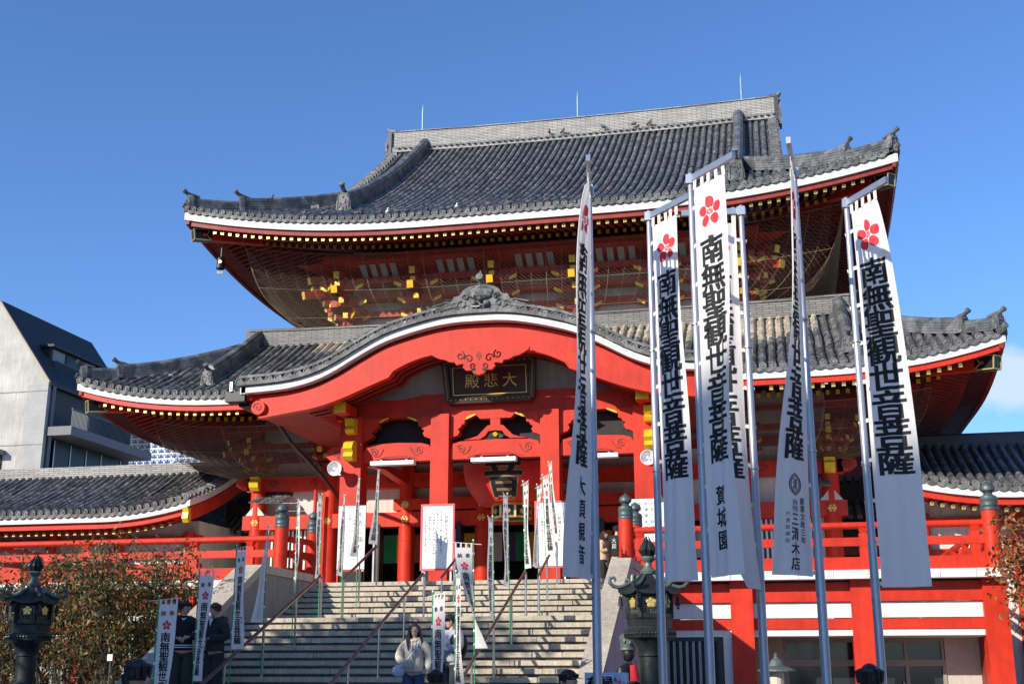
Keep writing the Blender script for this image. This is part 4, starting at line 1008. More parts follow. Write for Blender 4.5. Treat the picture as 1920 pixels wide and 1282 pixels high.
for x0, x1, lab, m in ((-3.92, -3.42, 'sloping granite balustrade wall along the left side of the stairs', 'panel'), (4.34, 4.68, 'sloping granite wall with rose stone face along the right side of the stairs', 'pink')):
    t = thing('stair_wall', lab, 'wall', ((x0 + x1) / 2, -9, 0))
    pr_ = [(-4.35, 0), (-13.9, 0), (-13.9, .25), (-7.35, 3.62), (-4.35, 3.62)]
    mb = MB(); mb.prism(pr_, lambda u, v, q: Vector((x0 + q, u, v)), x1 - x0, m)
    for y in (-5.2, -6.4, -7.6, -8.8, -10, -11.2, -12.4): mb.box(x0 - .002, x1 + .002, y, y + .012, 0, max(.1, min(3.6, 3.6 + (y + 7.35) * .5145 if y < -7.35 else 3.6)), 'granited')
    mb.build('wall_face', t)
    mb = MB(); cp = [(-14.0, .25), (-14.0, .40), (-7.38, 3.80), (-4.33, 3.80), (-4.33, 3.622), (-7.34, 3.622)]
    mb.prism(cp, lambda u, v, q: Vector((x0 - .05 + q, u, v)), x1 - x0 + .08, 'granite'); mb.build('coping', t)
    if m == 'pink':
        mb = MB(); rnd = random.Random(3)
        for cy, cz in ((-5.6, 2.9), (-6.7, 2.45), (-6.1, 2.0), (-7.6, 1.9), (-8.3, 1.2), (-7.0, 1.3)):
            for k in range(5):
                a0 = rnd.uniform(0, 6); r_ = rnd.uniform(.12, .42); oy, oz = rnd.uniform(-.2, .2), rnd.uniform(-.2, .2)
                mb.tube([(x1 + .002, cy + oy + r_ * math.cos(a0 + j * .3), cz + oz + 1.3 * r_ * math.sin(a0 + j * .3)) for j in range(rnd.randint(3, 8))], .008, 'ink', 4)
        mb.build('line_engraving', t)
# handrails
def handrail(x, pts, posts, lab):
    t = thing('handrail', lab, 'handrail', (x, pts[0][0], step_z(pts[0][0])), 'steel handrails on the stairs')
    mb = MB(); mb.tube([(x, y, z) for y, z in pts], .026, 'redglint', 10); mb.tube([(x, y, z - .034) for y, z in pts], .016, 'chrome', 8)
    y1, z1 = pts[-1]; mb.tube([(x, y1, z1), (x, y1 + .08, z1 - .01), (x, y1 + .12, z1 - .09), (x, y1 + .12, z1 - .3)], .026, 'chrome', 10); mb.build('rail', t)
    f = interp([(a, b) for a, b in sorted(pts)])
    for y in posts:
        mb = MB(); mb.tube([(x, y, step_z(y)), (x, y, f(y) - .03)], .022, 'chrome', 10); mb.lathe((x, y, step_z(y)), [(.05, 0), (.05, .012), (.025, .02)], 'chrome', 12); mb.build('post', t)
def line(y0, z0, y1, z1): return [(y0 + (y1 - y0) * i / 8, z0 + (z1 - z0) * i / 8) for i in range(9)]
for x, n_ in ((-1.8, 'left'), (.45, 'middle'), (2.6, 'right')):
    handrail(x, line(-14.2, .95, -8.0, 3.50), (-14.0, -12.35, -10.76, -9.25, -7.9), '%s lower handrail with steel posts on the stone stairs below the landing' % n_)
    handrail(x, line(-6.6, 3.52, -4.4, 4.44), (-6.55, -5.53, -4.29), '%s short upper handrail between the landing and the porch' % n_)
# ---------------------------------------------------------------- terraces
def terrace(sg, x_in, x_out, posts, lab):
    t = thing('terrace', lab, 'terrace', (sg * (x_in + x_out) / 2, -4, 0))
    X0, X1 = sg * x_in, sg * x_out
    mb = MB(); mb.box(X0, sg * (x_out + .35), -4.35, 5.7, 3.52, 3.71, 'white')
    for i in range(12):
        x = X0 + sg * (i + .5) * .75
        if abs(x) < x_out: mb.box(x, x + .008, -4.354, -4.34, 3.52, 3.714, 'panel')
    mb.build('white_ledge', t)
    for nm, z0, z1, y, m in (('fascia_beam', 3.05, 3.47, -3.93, 'red'), ('white_panel', 2.70, 3.04, -3.85, 'white'), ('middle_beam', 2.45, 2.68, -3.89, 'red'), ('white_panel', 2.31, 2.445, -3.86, 'white')):
        mb = MB(); mb.box(X0, X1, y, y + .2, z0, z1, m); mb.build(nm, t)
    mb = MB(); mb.box(X0, X1, -3.95, -3.7, 3.47, 3.519, 'dark'); mb.box(X0, X1, -3.65, 5.5, 2.29, 2.308, 'cream'); mb.build('soffit', t)
    for x in posts:
        mb = MB(); mb.box(x - .25, x + .25, -4.05, -3.55, 0, 3.518, 'red'); mb.build('terrace_post', t)
    return t
tr = terrace(1, 4.69, 12.25, (6.78, 9.42, 12.2), 'red and white terrace with glass doors under it beside the rose stone stair wall')
mb = MB(); solid('beige_wall', (.46, .36, .27), .8); mb.box(6.55, 7.66, -2.4, -2.2, 0, 2.29, 'beige_wall'); mb.build('back_wall', tr)
mb = MB(); mb.box(11.25, 12.2, -2.4, -2.2, 0, 2.29, solid('pale_wall', (.5, .44, .38))); mb.box(12.0, 12.2, -3.5, -2.41, 0, 2.29, 'red2'); mb.build('back_wall', tr)
mb = MB(); mb.box(7.66, 11.25, -2.3, -2.28, 0, 2.25, 'glass'); mb.build('door_glass', tr)
mb = MB(); solid('door_frame', (.30, .25, .19), .5)
mb.box(7.66, 11.25, -2.42, -2.31, 1.66, 1.80, 'door_frame'); mb.box(7.66, 11.25, -2.42, -2.31, 2.2, 2.29, 'door_frame')
for x in (7.66, 8.56, 9.46, 9.56, 10.36, 11.17): mb.box(x, x + .08, -2.425, -2.305, 0, 1.66, 'door_frame'); mb.box(x, x + .06, -2.415, -2.305, 1.8, 2.2, 'door_frame')
for x in (8.48, 10.28): mb.box(x, x + .03, -2.47, -2.43, .9, 1.3, 'steel')
mb.build('door_frame', tr)
mb = MB(); mb.box(6.33, 6.52, -3.9, -3.6, 0, 2.30, 'white'); mb.box(4.69, 6.33, -3.6, -3.5, 0, 2.30, 'black'); mb.build('gate_surround', tr)
t = thing('slatted_gate', 'dark gate of vertical grey slats beside the right stair wall', 'gate', (5.4, -3.8, 0))
mb = MB()
for i in range(11): x = 4.75 + i * .145; mb.box(x, x + .06, -3.84, -3.78, .05, 2.2, solid('grey_slat', (.30, .34, .35), .45))
mb.build('slats', t); mb = MB(); mb.box(4.69, 6.325, -3.78, -3.72, 2.2, 2.3, 'black'); mb.box(4.69, 6.325, -3.78, -3.72, 0, .05, 'black'); mb.box(6.2, 6.32, -3.86, -3.7, 0, 2.2, 'black'); mb.build('gate_frame', t)
tlft = terrace(-1, 3.95, 12.6, (-6.9, -9.7, -12.4), 'red and white terrace behind the loose bushes with a pale slat screen below it')
mb = MB(); mb.box(-12.6, -3.95, -2.6, -2.4, 0, 2.29, 'pale_wall'); mb.build('back_wall', tlft)
t = thing('slatted_gate', 'pale grey vertical slat screen behind the left bushes', 'fence', (-8, -3.6, 0))
mb = MB()
for i in range(52): x = -12.1 + i * .155; mb.box(x, x + .07, -3.62, -3.56, .05, 2.25, 'grey_slat')
mb.build('slats', t); mb = MB(); mb.box(-12.3, -3.95, -3.56, -3.5, .1, .2, 'black'); mb.box(-12.3, -3.95, -3.56, -3.5, 2.1, 2.2, 'black'); mb.build('gate_frame', t)
def finial(mb, x, y, z, s=1):
    mb.lathe((x, y, z), [(a * s, b * s) for a, b in [(.185, 0), (.19, .01), (.178, .03), (.178, .09), (.186, .10), (.178, .12), (.178, .2), (.19, .22), (.178, .24), (.16, .30), (.10, .33), (.085, .36), (.10, .375), (.15, .42), (.155, .47), (.13, .53), (.07, .57), (.02, .61), (.004, .63)]], 'giboshi', 24)
def newel(par, x, y, r=.17, top=4.96, z0=3.711):
    mb = MB(); mb.lathe((x, y, z0), [(r, 0), (r, top - z0)], 'red', 24); o = mb.build('newel_post', par, True)
    mb = MB(); finial(mb, x, y, top, r / .175); mb.build('finial', o, True)
def rail_run(par, p, q, stubs):
    p, q = Vector((*p, 0)), Vector((*q, 0)); Z = Vector((0, 0, 1))
    mb = MB(); mb.tube([p + Z * 4.70, q + Z * 4.70], .078, 'red', 14); mb.build('top_rail', par)
    mb = MB(); mb.bar(p + Z * 4.34, q + Z * 4.34, .15, .18, 'red'); mb.build('middle_rail', par)
    mb = MB(); mb.bar(p + Z * 3.855, q + Z * 3.855, .19, .285, 'red'); mb.build('bottom_rail', par)
    d = (q - p).normalized()
    for s in stubs:
        c = p + d * s; mb = MB(); mb.bar(c + Z * 3.96, c + Z * 4.52, .13, .20, 'red', up=d); mb.bar(c + Z * 4.50, c + Z * 4.64, .12, .12, 'red', up=d, taper=1.7); mb.build('baluster', par)
t = thing('red_railing', 'red wooden railing with dark finials on the terrace right of the stairs', 'railing', (8.2, -4.2, 3.71))
newel(t, 4.2 + .02, -4.2); newel(t, 12.25, -4.1, .185); newel(t, 4.3, -2.9, .16)
rail_run(t, (4.38, -4.15), (12.08, -4.1), (.15, 2.6, 5.15, 7.5)); rail_run(t, (12.25, -3.9), (12.25, 5.0), (2, 4, 6)); rail_run(t, (4.26, -4.05), (4.3, -3.05), (.5,))
t = thing('red_railing', 'red wooden railing with dark finials on the terrace left of the stairs', 'railing', (-8.2, -4.2, 3.71))
newel(t, -4.28, -4.3); newel(t, -12.75, -4.2, .185); newel(t, -4.0, -2.9, .16)
rail_run(t, (-12.6, -4.2), (-4.45, -4.25), (.3, 3.0, 6.0, 7.5)); rail_run(t, (-12.75, -4.0), (-12.75, 5.0), (2, 4, 6)); rail_run(t, (-4.2, -4.1), (-4.0, -3.0), (.5,))
t = thing('stone_post', 'granite corner block at the top of the left stair wall', 'stone post', (-4.2, -4.6, 0))
mb = MB(); mb.box(-4.5, -3.93, -4.75, -4.36, 0, 3.45, 'panel'); mb.box(-4.55, -3.925, -4.8, -4.355, 3.45, 3.70, 'granite'); mb.build('block', t)
# inner low railing parts glimpsed behind the right rail
# ---------------------------------------------------------------- side corridors
def wing(sg, lab):
    xi, xo = sg * 11.35, sg * 24.0
    t = thing('corridor_building', lab, 'building', (sg * 17, 7, 0))
    cx, hx_ = (xi + xo) / 2, abs(xo - xi) / 2
    lift = lambda s: .42 * max(0, 1 - abs((cx + s) - xi) / 3.2) ** 2
    def P(s, d): return Vector((cx + s, 4.4 + d, 6.62 + lift(s) * max(0, 1 - d / 5) + .36 * d + .030 * d * d))
    mb = MB(); slope(mb, P, hx_, 4.0, .2807, .09, lambda s: 4.0)
    # raised band of scalloped tiles near the gable
    for k in range(4):
        s0 = (xi - cx) - sg * (2.2 + k * .28)
        for j in range(14):
            d = .25 + j * .27; p = P(s0, d); q = P(s0, d + .26); mb.bar(p + Vector((0, 0, .12)), q + Vector((0, 0, .075)), .25, .05, 'tile')
    mb.grid(lambda u, v: Vector((cx - hx_ + 2 * hx_ * u, 12.4 - 4 * v, 6.62 + 1.92 * v)), 4, 4, 'tilepan')
    rf = mb.build('roof', t)
    mb = MB(); eave_tiles(mb, P, hx_, .2807, .097, Vector((0, -1, 0))); mb.build('eave_tile_row', rf)
    mb = MB(); N = 30
    ps = [P(-hx_ + 2 * hx_ * i / N, 0) for i in range(N + 1)]
    mb.sweep(ps, [(.05, -.09), (.05, -.30), (-.1, -.30), (-.1, -.09)], 'white', side=(0, 1, 0)) if False else mb.sweep([p + Vector((0, .08, -.19)) for p in ps], [(-.06, -.10), (.06, -.10), (.06, .10), (-.06, .10)], 'white', side=(0, -1, 0))
    mb.build('eave_fascia', rf)
    mb = MB(); mb.sweep([p + Vector((0, .24, -.40)) for p in ps], [(-.10, -.09), (.10, -.09), (.10, .10), (-.10, .10)], 'red', side=(0, -1, 0)); mb.sweep([p + Vector((0, .62, -.42)) for p in ps], [(-.10, -.07), (.10, -.07), (.10, .08), (-.10, .08)], 'red', side=(0, -1, 0)); mb.build('eave_board', rf)
    mb = MB(); mb.grid(lambda u, v: P(-hx_ + 2 * hx_ * u, .3 + 2.2 * v) + Vector((0, 0, -.34 - .2 * v)), 20, 2, 'red2'); mb.build('soffit', rf)
    n_ = 34 if sg < 0 else 12
    for i in range(n_):
        x = xi + sg * (.75 + i * .29); p = P(x - cx, 0); put_rafter(rf, x, 4.78, p.z - .60)
    mb = MB(); mb.sweep([(cx - hx_ + 2 * hx_ * i / 10, 8.4, 8.42) for i in range(11)], [(.22, 0), (.2, .42), (.1, .5), (-.1, .5), (-.2, .42), (-.22, 0)], 'ridge' if sg < 0 else 'ridged', side=(0, 1, 0)); mb.build('ridge', rf)  # right ridge takes the dark tiles: its shade is put into the colour
    # gable verge with curved bargeboard
    mb = MB(); s_ = xi - cx
    pts = [P(s_, 4.0 * i / 14) + Vector((sg * -.04, 0, 0)) for i in range(15)]
    mb.sweep([p + Vector((0, 0, -.16)) for p in pts], [(-.07, -.1), (.07, -.1), (.07, .12), (-.07, .12)], 'white', side=(1, 0, 0))
    mb.sweep([p + Vector((sg * .05, .2, -.46)) for p in pts], [(-.07, -.24), (.07, -.24), (.07, .2), (-.07, .2)], 'red', side=(1, 0, 0))
    mb.build('bargeboard', rf)
    mb = MB(); p = pts[0]; mb.prism([(-.06, -.30), (.10, -.34), (.2, -.2), (.16, .0), (.2, .14), (-.02, .14)], lambda u, v, q: Vector((p.x + sg * .05 - .1 + q, p.y + .12 - u * 1.0, p.z - .46 + v)), .2, 'yellow'); mb.build('bargeboard_end', rf)
    mb = MB()
    for i in range(14):
        p = P(s_, .05 + i * .29); mb.tube([(p.x + sg * .2, p.y, p.z + .1), (p.x - sg * .14, p.y, p.z + .06)], .085, 'tiledisc', 8)
    mb.build('verge_tile_row', rf)
    mb = MB(); mb.box(xi + sg * .4, xo, 6.2, 6.4, 0, 6.5, 'cream'); mb.box(xi + sg * .4, xi + sg * .6, 6.4, 10.5, 0, 6.5, 'cream'); mb.build('wall', t)
    mb = MB(); mb.box(xi + sg * .2, xo, 6.05, 6.19, 5.75, 6.0, 'red'); mb.box(xi + sg * .2, xo, 5.98, 6.18, 4.85, 5.05, 'red'); mb.build('beam', t)
    for k in range(5):
        x = xi + sg * (.6 + k * 2.6); mb = MB(); mb.lathe((x, 5.9, 0), [(.17, 0), (.17, 6.1)], 'red', 16); mb.build('column', t, True)
    mb = MB()
    for k in range(4): x = xi + sg * (1.0 + k * 2.6); mb.box(x, x + sg * 1.8, 6.15, 6.198, 3.9, 4.8, 'dark')
    mb.build('window_opening', t)
    mb = MB()
    for k in range(4):
        for j in range(9): x = xi + sg * (1.05 + k * 2.6 + j * .2); mb.box(x, x + sg * .08, 6.1, 6.149, 3.9, 4.8, 'white')
    mb.build('window_lattice', t)
wing(-1, 'long low corridor building with dark tiles and a sunlit pale ridge behind the bushes')
wing(1, 'low corridor building with dark shaded ridge beyond the orange autumn tree')
# ---------------------------------------------------------------- modern buildings behind
bx = -40.55; tile_w = bricky('small_pale_wall_tile', (.46, .44, .40), (.42, .40, .37), (.36, .35, .34), .18, .1, .7, .012); M['tile_w'] = tile_w
M['slate'] = bricky('dark_roof_shingle', (.020, .021, .025), (.014, .015, .018), (.008, .008, .01), .5, .22, .6, .01)
bm_ = thing('apartment_block', 'modern grey apartment block with slanted dark roof and balconies beyond the corridor', 'building', (-46, 45, 0))
prof = [(0, 0), (0, 20.5), (-4.4, 26.4), (-11, 26.4), (-11, 0)]
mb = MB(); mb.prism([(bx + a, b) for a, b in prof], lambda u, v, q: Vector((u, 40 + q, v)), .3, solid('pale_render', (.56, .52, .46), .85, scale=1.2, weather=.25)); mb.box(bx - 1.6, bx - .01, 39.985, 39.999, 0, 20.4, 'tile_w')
for z in (16.2, 19.9): mb.box(bx - 11, bx + .004, 39.97, 40, z, z + .06, 'panel')
mb.build('end_wall', bm_)
mb = MB(); mb.prism([(bx + a - .3, b - .2) for a, b in prof], lambda u, v, q: Vector((u, 40.301 + q, v)), 11.5, solid('shaded_side_wall', (.085, .083, .082), .85)); mb.build('side_wall', bm_)  # side away from the sun: its shade is put into the wall colour
mb = MB(); mb.prism([(bx + .12, 20.3), (bx + .12, 20.62), (bx - 4.36, 26.62), (bx - 11, 26.62), (bx - 11, 26.41), (bx - 4.45, 26.41)], lambda u, v, q: Vector((u, 40.05 + q, v)), 11.7, 'slate'); mb.build('slanted_roof', bm_)
mb = MB(); mb.bar((bx + .10, 39.95, 20.5), (bx - 4.38, 39.95, 26.5), .2, .14, solid('tan_verge', (.42, .33, .24))); mb.build('verge_trim', bm_)
mb = MB(); mb.box(bx - 2.9, bx - 1.45, 42.0, 51.2, 21.6, 23.6, 'dark'); mb.box(bx - 3.1, bx - 1.1, 41.8, 51.4, 23.6, 23.78, 'slate'); mb.build('dormer', bm_)
for i in range(5):
    mb = MB(); y = 42.3 + i * 1.75; mb.box(bx - 1.48, bx - 1.44, y, y + 1.5, 21.9, 23.5, 'window' if i % 2 else solid('net_curtain', (.30, .30, .30))); mb.build('dormer_window', bm_)
mb = MB()
mb.box(bx - .95, bx - .9, 41.9, 51.3, 22.5, 22.58, 'black'); mb.box(bx - 1.5, bx - .9, 41.9, 51.3, 21.45, 21.6, 'slate')
for i in range(62): y = 41.9 + i * .15; mb.box(bx - .95, bx - .91, y, y + .05, 21.6, 22.5, 'black')
mb.build('dormer_railing', bm_)
for z, n_ in ((17.0, 'upper'), (12.6, 'lower')):
    mb = MB(); mb.box(bx + .001, bx + 1.9, 40.2, 51.2, z - .15, z + .45, solid('grey_balcony_tile', (.2, .195, .185))); mb.box(bx + .001, bx + 1.75, 40.35, 51, z + .451, z + .5, 'dark'); mb.build('balcony_slab', bm_)
    mb = MB()
    for i in range(70): y = 40.35 + i * .155; mb.box(bx + 1.75, bx + 1.8, y, y + .05, z + .45, z + 1.6, 'black')
    mb.box(bx + 1.73, bx + 1.82, 40.3, 51.1, z + 1.6, z + 1.7, 'black'); mb.build('balcony_railing', bm_)
    mb = MB(); mb.box(bx - .28, bx + .05, 41.2, 50, z - 2.6, z - .3, 'window') ; mb.build('balcony_window', bm_)
    mb = MB()
    for y in (41.2, 43.2, 45.2, 47.2, 49.9): mb.box(bx + .0501, bx + .1, y, y + .1, z - 2.6, z - .3, 'steel')
    mb.build('window_frame', bm_)
mb = MB(); mb.tube([(bx + .15, 40.5, 0), (bx + .15, 40.5, 20.3)], .12, solid('grey_downpipe', (.2, .2, .21)), 8); mb.build('downpipe', bm_)
mb = MB(); mb.box(bx - 5.5, bx - 3.0, 39.9, 39.99, 13.3, 15.6, 'window'); mb.box(bx - 5.7, bx - 2.8, 39.3, 39.99, 15.6, 15.9, 'panel'); mb.build('end_window', bm_)
sc_ = thing('scaffolded_building', 'white scaffolded block glimpsed between the apartment balconies and the lower roof', 'building', (-48, 72, 0))
mb = MB(); mb.box(-60, -44, 71, 80, 0, 24.5, solid('blue_sheet', (.30, .42, .62), .5)); mb.build('sheeting', sc_)
mb = MB()
for i in range(26): z = 12 + i * .5; mb.bar((-60, 70.6, z), (-44, 70.6, z), .12, .12, solid('white_scaffold', (.75, .73, .70)))
for i in range(24): x = -60 + i * .7; mb.bar((x, 70.75, 0), (x, 70.75, 25), .1, .1, 'white_scaffold')
for i in range(10): mb.bar((-60 + 1.6 * i, 70.5, 14 + (i % 3) * 3), (-58.4 + 1.6 * i, 70.5, 16 + (i % 3) * 3), .09, .09, 'white_scaffold')
mb.build('scaffold_frame', sc_)
# unseen block added behind the camera to throw shade over the lower yard
cb_ = thing('shade_block', 'plain concrete block added out of view to shade the temple yard', 'building', (-38, -64, 0))
mb = MB(); mb.box(-62, -19, -74, -57, 0, 26.9, solid('shade_block_concrete', (.72, .68, .62), .8, scale=1)); mb.build('block', cb_)
for f in range(7):
    mb = MB()
    for i in range(13): x = -61 + i * 3.05; mb.box(x, x + 2.2, -57, -56.96, 2 + f * 3.6, 4 + f * 3.6, 'glass')
    mb.build('window_row', cb_)

for nm_, x0, x1, y0, y1, h_, c_, lab in (('brick_building', 34, 48, -70, -6, 11, (.20, .12, .09), 'brown brick building added out of view right of the yard to cut sky fill'), ('brick_building', -48, -34, -52, 10, 14, (.24, .20, .16), 'low brown building added out of view left of the yard to cut sky fill')):  # unseen side buildings added to block low sky and cut fill light
    t = thing(nm_, lab, 'building', ((x0 + x1) / 2, (y0 + y1) / 2, 0)); mb = MB(); mb.box(x0, x1, y0, y1, 0, h_, solid('brick_%d' % x0, c_, .85, scale=1)); mb.build('block', t)
    xf = x0 - .02 if x0 > 0 else x1 + .02
    for f in range(int(h_ / 3.4)):
        mb = MB()
        for i in range(int((y1 - y0) / 4)): y = y0 + 1.2 + i * 4; mb.box(xf - .02, xf + .02, y, y + 2.2, 1.6 + f * 3.3, 3.2 + f * 3.3, 'glass')
        mb.build('window_row', t)
# ---------------------------------------------------------------- tall banners
def banner(pole, H, ang0, ang1, text_flip, extra, lab, barlen=.82, back=.06, w=.56, off=.075, rip=.085, ph=0, zbot=2.55, bar_ang=None, power=1.0):
    px, py = pole
    t = thing('tall_banner', lab, 'banner', (px, py, 0), 'tall white banners on steel poles')
    mb = MB(); mb.lathe((px, py, 0), [(.052, 0), (.05, 3.0), (.046, 3.02), (.038, 5.6), (.032, H), (.02, H + .02)], 'polew', 16)
    for z in (2.35, 3.9, 5.4): mb.lathe((px, py, z), [(.055, 0), (.055, .02)], 'steel', 12)
    mb.build('pole', t, True)
    a0 = R(ang0 if bar_ang is None else bar_ang); d = Vector((math.cos(a0), math.sin(a0), 0)); zb = H - .06
    mb = MB(); mb.bar(Vector((px, py, zb)) - d * back, Vector((px, py, zb)) + d * barlen, .05, .075, 'steel'); mb.box(px - .05, px + .05, py - .05, py + .05, zb - .06, zb + .05, 'steel')
    mb.build('crossbar', t)
    top = zb - .15; h = top - zbot
    def ang(v): return R(ang0 + (ang1 - ang0) * min(1, (v / h)) ** power)
    def C(u, v, e=0):
        a = ang(v); d = Vector((math.cos(a), math.sin(a), 0)); n = Vector((math.sin(a), -math.cos(a), 0)) * (-1 if text_flip else 1)
        q = v / h; k = (u / w)
        wv = rip * (.25 + .75 * q) * (math.sin(k * 5.5 + ph + q * 4) + .6 * math.sin(q * 9 + ph * 2 + k * 2)) * (.25 + .75 * k) + .010 * math.sin(k * 17 + q * 3 + ph) + .006 * math.sin(k * 31 - q * 7 + ph * 3) * (1 - q)
        return Vector((px, py, top - v)) + d * (off + u * (1 + .04 * q)) + n * (wv + e)
    mb = MB(); mb.grid(lambda a, b: C(a * w, b * h), 22, 80, 'cloth'); cl = mb.build('cloth', t, True)
    for i in range(5):
        u = w * (.04 + .92 * i / 4); p = C(u, 0); q = Vector((px, py, zb)) + d * (off + u); mb = MB()
        mb.bar(p - Vector((0, 0, .01)), q + Vector((0, 0, .05)), .055, .006, 'cloth', up=d.cross(Vector((0, 0, 1)))); mb.build('fastening_loop', t)
    for i in range(10):
        v = h * (.05 + .94 * i / 9); p = C(0, v); q = Vector((px, py, p.z - .03)) + (p - Vector((px, py, p.z))).normalized() * -.05; mb = MB()
        mb.bar(p, q, .006, .045, 'cloth', up=(0, 0, 1)); mb.build('fastening_loop', t)
    F = (lambda u, v: C(w - u, v, .005)) if text_flip else (lambda u, v: C(u, v, .005))
    mb = MB(); put_plum(mb, F, w / 2, .37, .19, 'crest', sx=1.05); mb.build('crest', cl)
    mb = MB(); put_text(mb, '南無聖観世音菩薩', F, w / 2, .83, .355, .324, 'ink', .038, 1.18, .14)
    if extra: extra(mb, F, w)
    mb.build('lettering', cl)
    return t
def ex(s, v0, size, pitch, x=.5, fat=.03, wide=1): return lambda mb, F, w: put_text(mb, s, F, w * x, v0, size, pitch, 'ink', fat, wide, .14)
def ex5(mb, F, w):
    for r0 in (.085, .105):
        for i in range(24):
            a, b = 2 * math.pi * i / 24, 2 * math.pi * (i + 1) / 24; r1 = r0 + .012
            mb.poly([F(w/2 + math.cos(a)*r0, 3.53 + math.sin(a)*r0), F(w/2 + math.cos(b)*r0, 3.53 + math.sin(b)*r0), F(w/2 + math.cos(b)*r1, 3.53 + math.sin(b)*r1), F(w/2 + math.cos(a)*r1, 3.53 + math.sin(a)*r1)], 'ink')
    put_text(mb, '清', F, w / 2, 3.53, .13, 1, 'ink', .02)
    put_text(mb, '創業文政三年', F, w * .74, 3.70, .08, .083, 'ink', .02); put_text(mb, '有限', F, w * .56, 3.72, .06, .065, 'ink', .015); put_text(mb, '会社', F, w * .44, 3.72, .06, .065, 'ink', .015)
    put_text(mb, '三清木店', F, w * .5, 3.90, .15, .155, 'ink', .025); put_text(mb, '代表取締役', F, w * .3, 3.85, .05, .07, 'ink', .01)
banner((5.68, -18.95), 7.25, -82, -110, True, ex('大須観音', 3.48, .22, .25, .55), 'tall white banner seen nearly edge-on in front of the porch gable', barlen=.97, rip=.06, ph=.7, power=.5, w=.58)
banner((6.29, -17.9), 7.25, -47, -40, False, None, 'narrow tall white banner with a blank lower half above the bronze lantern', rip=.05, ph=2.1, w=.50, zbot=2.58)
banner((6.90, -19.02), 7.25, -49.5, -52, False, ex('賀城園', 3.63, .22, .24), 'broadest tall white banner in the middle with three extra characters at the foot', rip=.055, ph=.2, w=.55)
banner((7.45, -17.84), 7.25, 186, 262, True, ex('四世家元', 3.72, .10, .09, .25), 'tall white banner whose cloth is folded behind the middle banner', rip=.05, ph=3, barlen=.75, zbot=2.48, power=2.6)
banner((8.10, -18.95), 7.25, -94, -138, True, ex5, 'twisted tall white banner with a ringed shop emblem near its foot', barlen=.97, rip=.05, ph=1.4, power=1.35, w=.56)
banner((8.74, -17.83), 7.25, -58, -2, False, None, 'tall white banner with blank foot flaring out wide, nearest the terrace corner post', rip=.045, ph=4.2, w=.52, zbot=2.5, power=.8)
# ---------------------------------------------------------------- small banners on green poles
def nobori(x, y, ztop, ang0, ang1, lab, flip, h=1.68, lean=0, rev=False, ph=0, w=.30):
    zb = step_z(y)
    t = thing('small_banner', lab, 'banner', (x, y, zb), 'small white banners on green poles along the stairs')
    X = lambda z: x + lean * (z - zb) / (ztop - zb)
    mb = MB(); mb.tube([(X(zb), y, zb), (X(ztop), y, ztop)], .0105, 'green', 8); mb.ball((X(ztop), y, ztop + .015), .018, 'paper', 6, 4)
    for k in range(1, 4): z = ztop - k * .5; mb.tube([(X(z), y, z - .02), (X(z), y, z + .02)], .015, 'paper', 8)
    mb.build('pole', t)
    zt_ = ztop - .05; a0 = R(ang0); d = Vector((math.cos(a0), math.sin(a0), 0))
    mb = MB(); p = Vector((X(zt_), y, zt_)); mb.tube([p - d * .14 + Vector((0, 0, -.01)), p + d * (w + .06) + Vector((0, 0, .03))], .006, 'paper', 6); mb.build('crossbar', t)
    top = zt_ - .06
    def C(u, v, e=0):
        a = R(ang0 + (ang1 - ang0) * (v / h)); d = Vector((math.cos(a), math.sin(a), 0)); n = Vector((math.sin(a), -math.cos(a), 0)) * (-1 if flip else 1)
        q = v / h; k = u / w; z = top - v
        return Vector((X(z), y, z)) + d * (.02 + u) + n * (.03 * (.2 + q) * math.sin(q * 6 + k * 3 + ph) * (.3 + .7 * k) + e)
    mb = MB(); mb.grid(lambda a, b: C(a * w, b * h), 8, 30, 'cloth'); cl = mb.build('cloth', t, True)
    for i in range(4):
        u = w * (.05 + .9 * i / 3); mb = MB(); mb.bar(C(u, 0), p + d * (.02 + u) + Vector((0, 0, .015)), .03, .004, 'cloth', up=d.cross(Vector((0, 0, 1)))); mb.build('fastening_loop', t)
    for i in range(4):
        v = h * (.06 + .9 * i / 3); c = C(0, v); mb = MB(); mb.bar(c, Vector((X(c.z), y, c.z)) - (c - Vector((X(c.z), y, c.z))).normalized() * .02, .004, .035, 'cloth'); mb.build('fastening_loop', t)
    F = (lambda u, v: C(w - u, v, .004)) if flip else (lambda u, v: C(u, v, .004))
    mb = MB(); put_plum(mb, F, w / 2, .32, .075, 'crest'); mb.build('crest', cl)
    mb = MB(); put_text(mb, '奉納' if rev else '納奉', F, w * .27, .14, .085, w * .46, 'ink', .02, 1, .3, horiz=True)
    put_text(mb, '南無聖観世音菩薩', F, w * .48, .50, .155, .146, 'ink', .04, 1.1, .3); put_text(mb, '施主', F, w * .82, 1.15, .05, .075, 'ink', .01, 1, .5)
    mb.build('lettering', cl)
ordw = ['nearest', 'second', 'third', 'fourth', 'fifth', 'sixth']
for i, (y, zt_, a0, a1, fl, le) in enumerate([(-14.85, 2.68, 2, -18, False, 0), (-13.5, 3.20, -15, -42, False, -.02), (-12.15, 3.72, -34, -28, False, 0), (-10.81, 4.22, -62, -112, False, 0), (-9.4, 4.84, -58, -60, False, 0), (-8.0, 5.20, -82, -90, True, -.03)]):
    nobori(-1.8, y, zt_, a0, a1, ['white prayer banner turned full face by the stair foot next to the bushes', 'white prayer banner hanging in front of the two dark-clothed men', 'white prayer banner just right of the man in the dark hoodie', 'narrow edge-on prayer banner halfway up the left handrail', 'thin prayer banner with its pole before the left red newel post', 'thin prayer banner at the landing end of the left handrail'][i], fl, lean=le, ph=i * 1.3)
